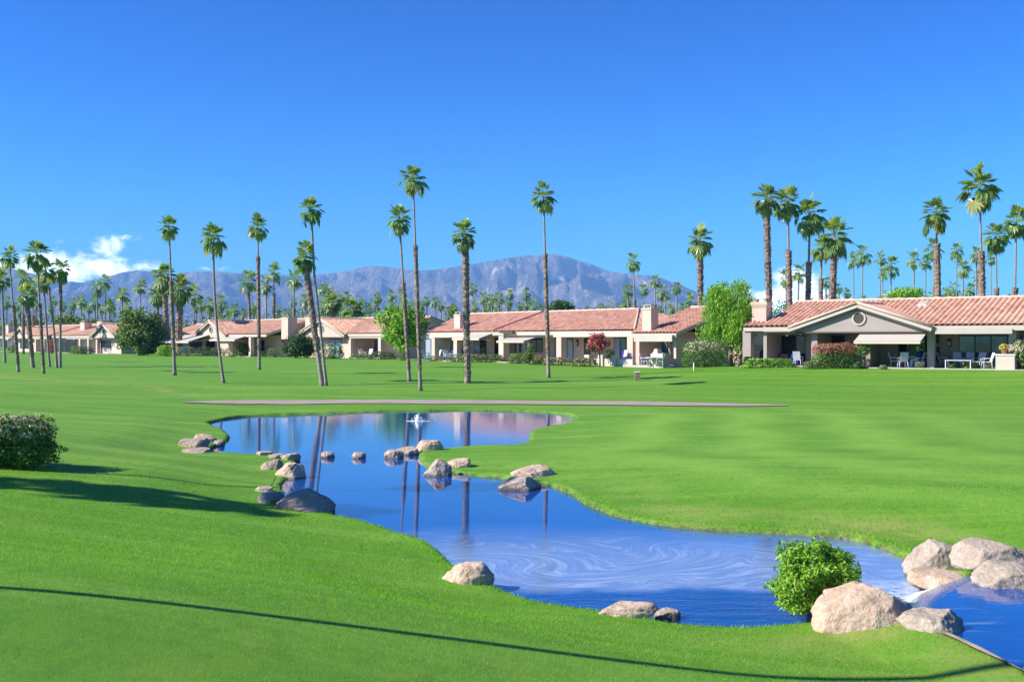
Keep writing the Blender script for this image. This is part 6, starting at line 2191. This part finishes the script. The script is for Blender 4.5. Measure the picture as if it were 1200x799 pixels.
# ---------------------------------------------------------------- small things on the lawn
g = G(747, 446)
mk = root('yardage_post', 'short wooden post standing alone on the lawn right of the lone palm', 'post', g)
MB().box(-0.17, 0.17, -0.09, 0.09, -0.2, 0.50).build('post_body', M['wood'], mk)
MB().hexa([(-0.19, -0.11, 0.50), (0.19, -0.11, 0.50), (0.19, 0.11, 0.50), (-0.19, 0.11, 0.50)], [(-0.14, -0.06, 0.58), (0.14, -0.06, 0.58), (0.14, 0.06, 0.58), (-0.14, 0.06, 0.58)]).build('cap', M['stucco_cream'], mk)
g = G(813, 435)
st_ = root('marker_stake', 'thin white stake in the lawn before the willowy tree', 'stake', g)
MB().tube([(0, 0, -0.2), (0, 0, 0.55)], [0.04, 0.035], 8).build('stake_body', M['white'], st_)
MB().tube([(0, 0, 0.55), (0, 0, 0.60)], [0.05, 0.02], 8).build('tip', M['white'], st_)
g = G(317, 571)
sk_ = root('yellow_stick', 'yellow wooden stick leaning among the left bank stones', 'stick', g)
MB().tube([(-0.02, 0, -0.05), (0.10, 0.02, 0.20)], [0.014, 0.012], 7).build('stick_body', M['flower_yellow'] if False else plain('yellow_paint', (0.62, 0.40, 0.06), 0.6), sk_)
lpg = on(FE, 842, 3.3, 1.7)
lg = root('globe_lamp', 'white globe lamp on the garden wall under the willowy tree', 'lamp', lpg)
MB().ball((0, 0, 0.30), 0.26, 14, 9).build('globe', M['white'], lg)
MB().tube([(0, 0, -0.02), (0, 0, 0.08)], [0.10, 0.07], 10).build('lamp_base', M['black'], lg)
# little fountain in the far part of the pond
fx = unproj([(489.5, 493.5)], 0.0)[0]
ft = root('fountain', 'small white bubbling fountain jet in the far part of the pond', 'fountain', (fx[0], fx[1], 0.0))
m_, t_ = new_mat('white_water')
pos_ = t_.n('TexCoord').outputs['Object']
b_ = t_.n('BsdfPrincipled', {'Base Color': (0.80, 0.84, 0.88, 1.0), 'Roughness': 0.5})
bn_ = t_.n('Bump', {'Strength': 0.8, 'Distance': 0.05, 'Height': t_.noise(pos_, 25.0, 4.0)})
t_.put(b_.inputs['Normal'], bn_)
finish(t_, b_)
rnd = random.Random(3)
jm = MB()
jm.tube([(0, 0, -0.05), (0, 0, 0.02), (0.0, 0, 0.10), (0.01, 0, 0.19), (0.01, 0, 0.25)], [0.14, 0.11, 0.085, 0.07, 0.03], 12, jitter=0.15, rnd=rnd)
jm.build('jet', m_, ft)
dm = MB()
for k in range(70):
    a, r_ = rnd.random() * 6.28, rnd.uniform(0.05, 0.28)
    dm.ball((r_ * math.cos(a), r_ * math.sin(a), max(0.01, 0.30 - r_ * 0.95 + rnd.uniform(-0.06, 0.05))), rnd.uniform(0.008, 0.022), 5, 3)
dm.build('droplets', m_, ft)
fm = MB()
n_ = 26
vs_ = [(0, 0, 0.012)] + [(rr * math.cos(6.283 * k / n_) * (1.5 if rr > 0.2 else 1), rr * math.sin(6.283 * k / n_), 0.006) for rr in (0.2, 0.32) for k in range(n_)]
fm.add(vs_, [(0, 1 + k, 1 + (k + 1) % n_) for k in range(n_)] + [(1 + k, 1 + n_ + k, 1 + n_ + (k + 1) % n_, 1 + (k + 1) % n_) for k in range(n_)], None, True)
fm.build('foam_ring', m_, ft)
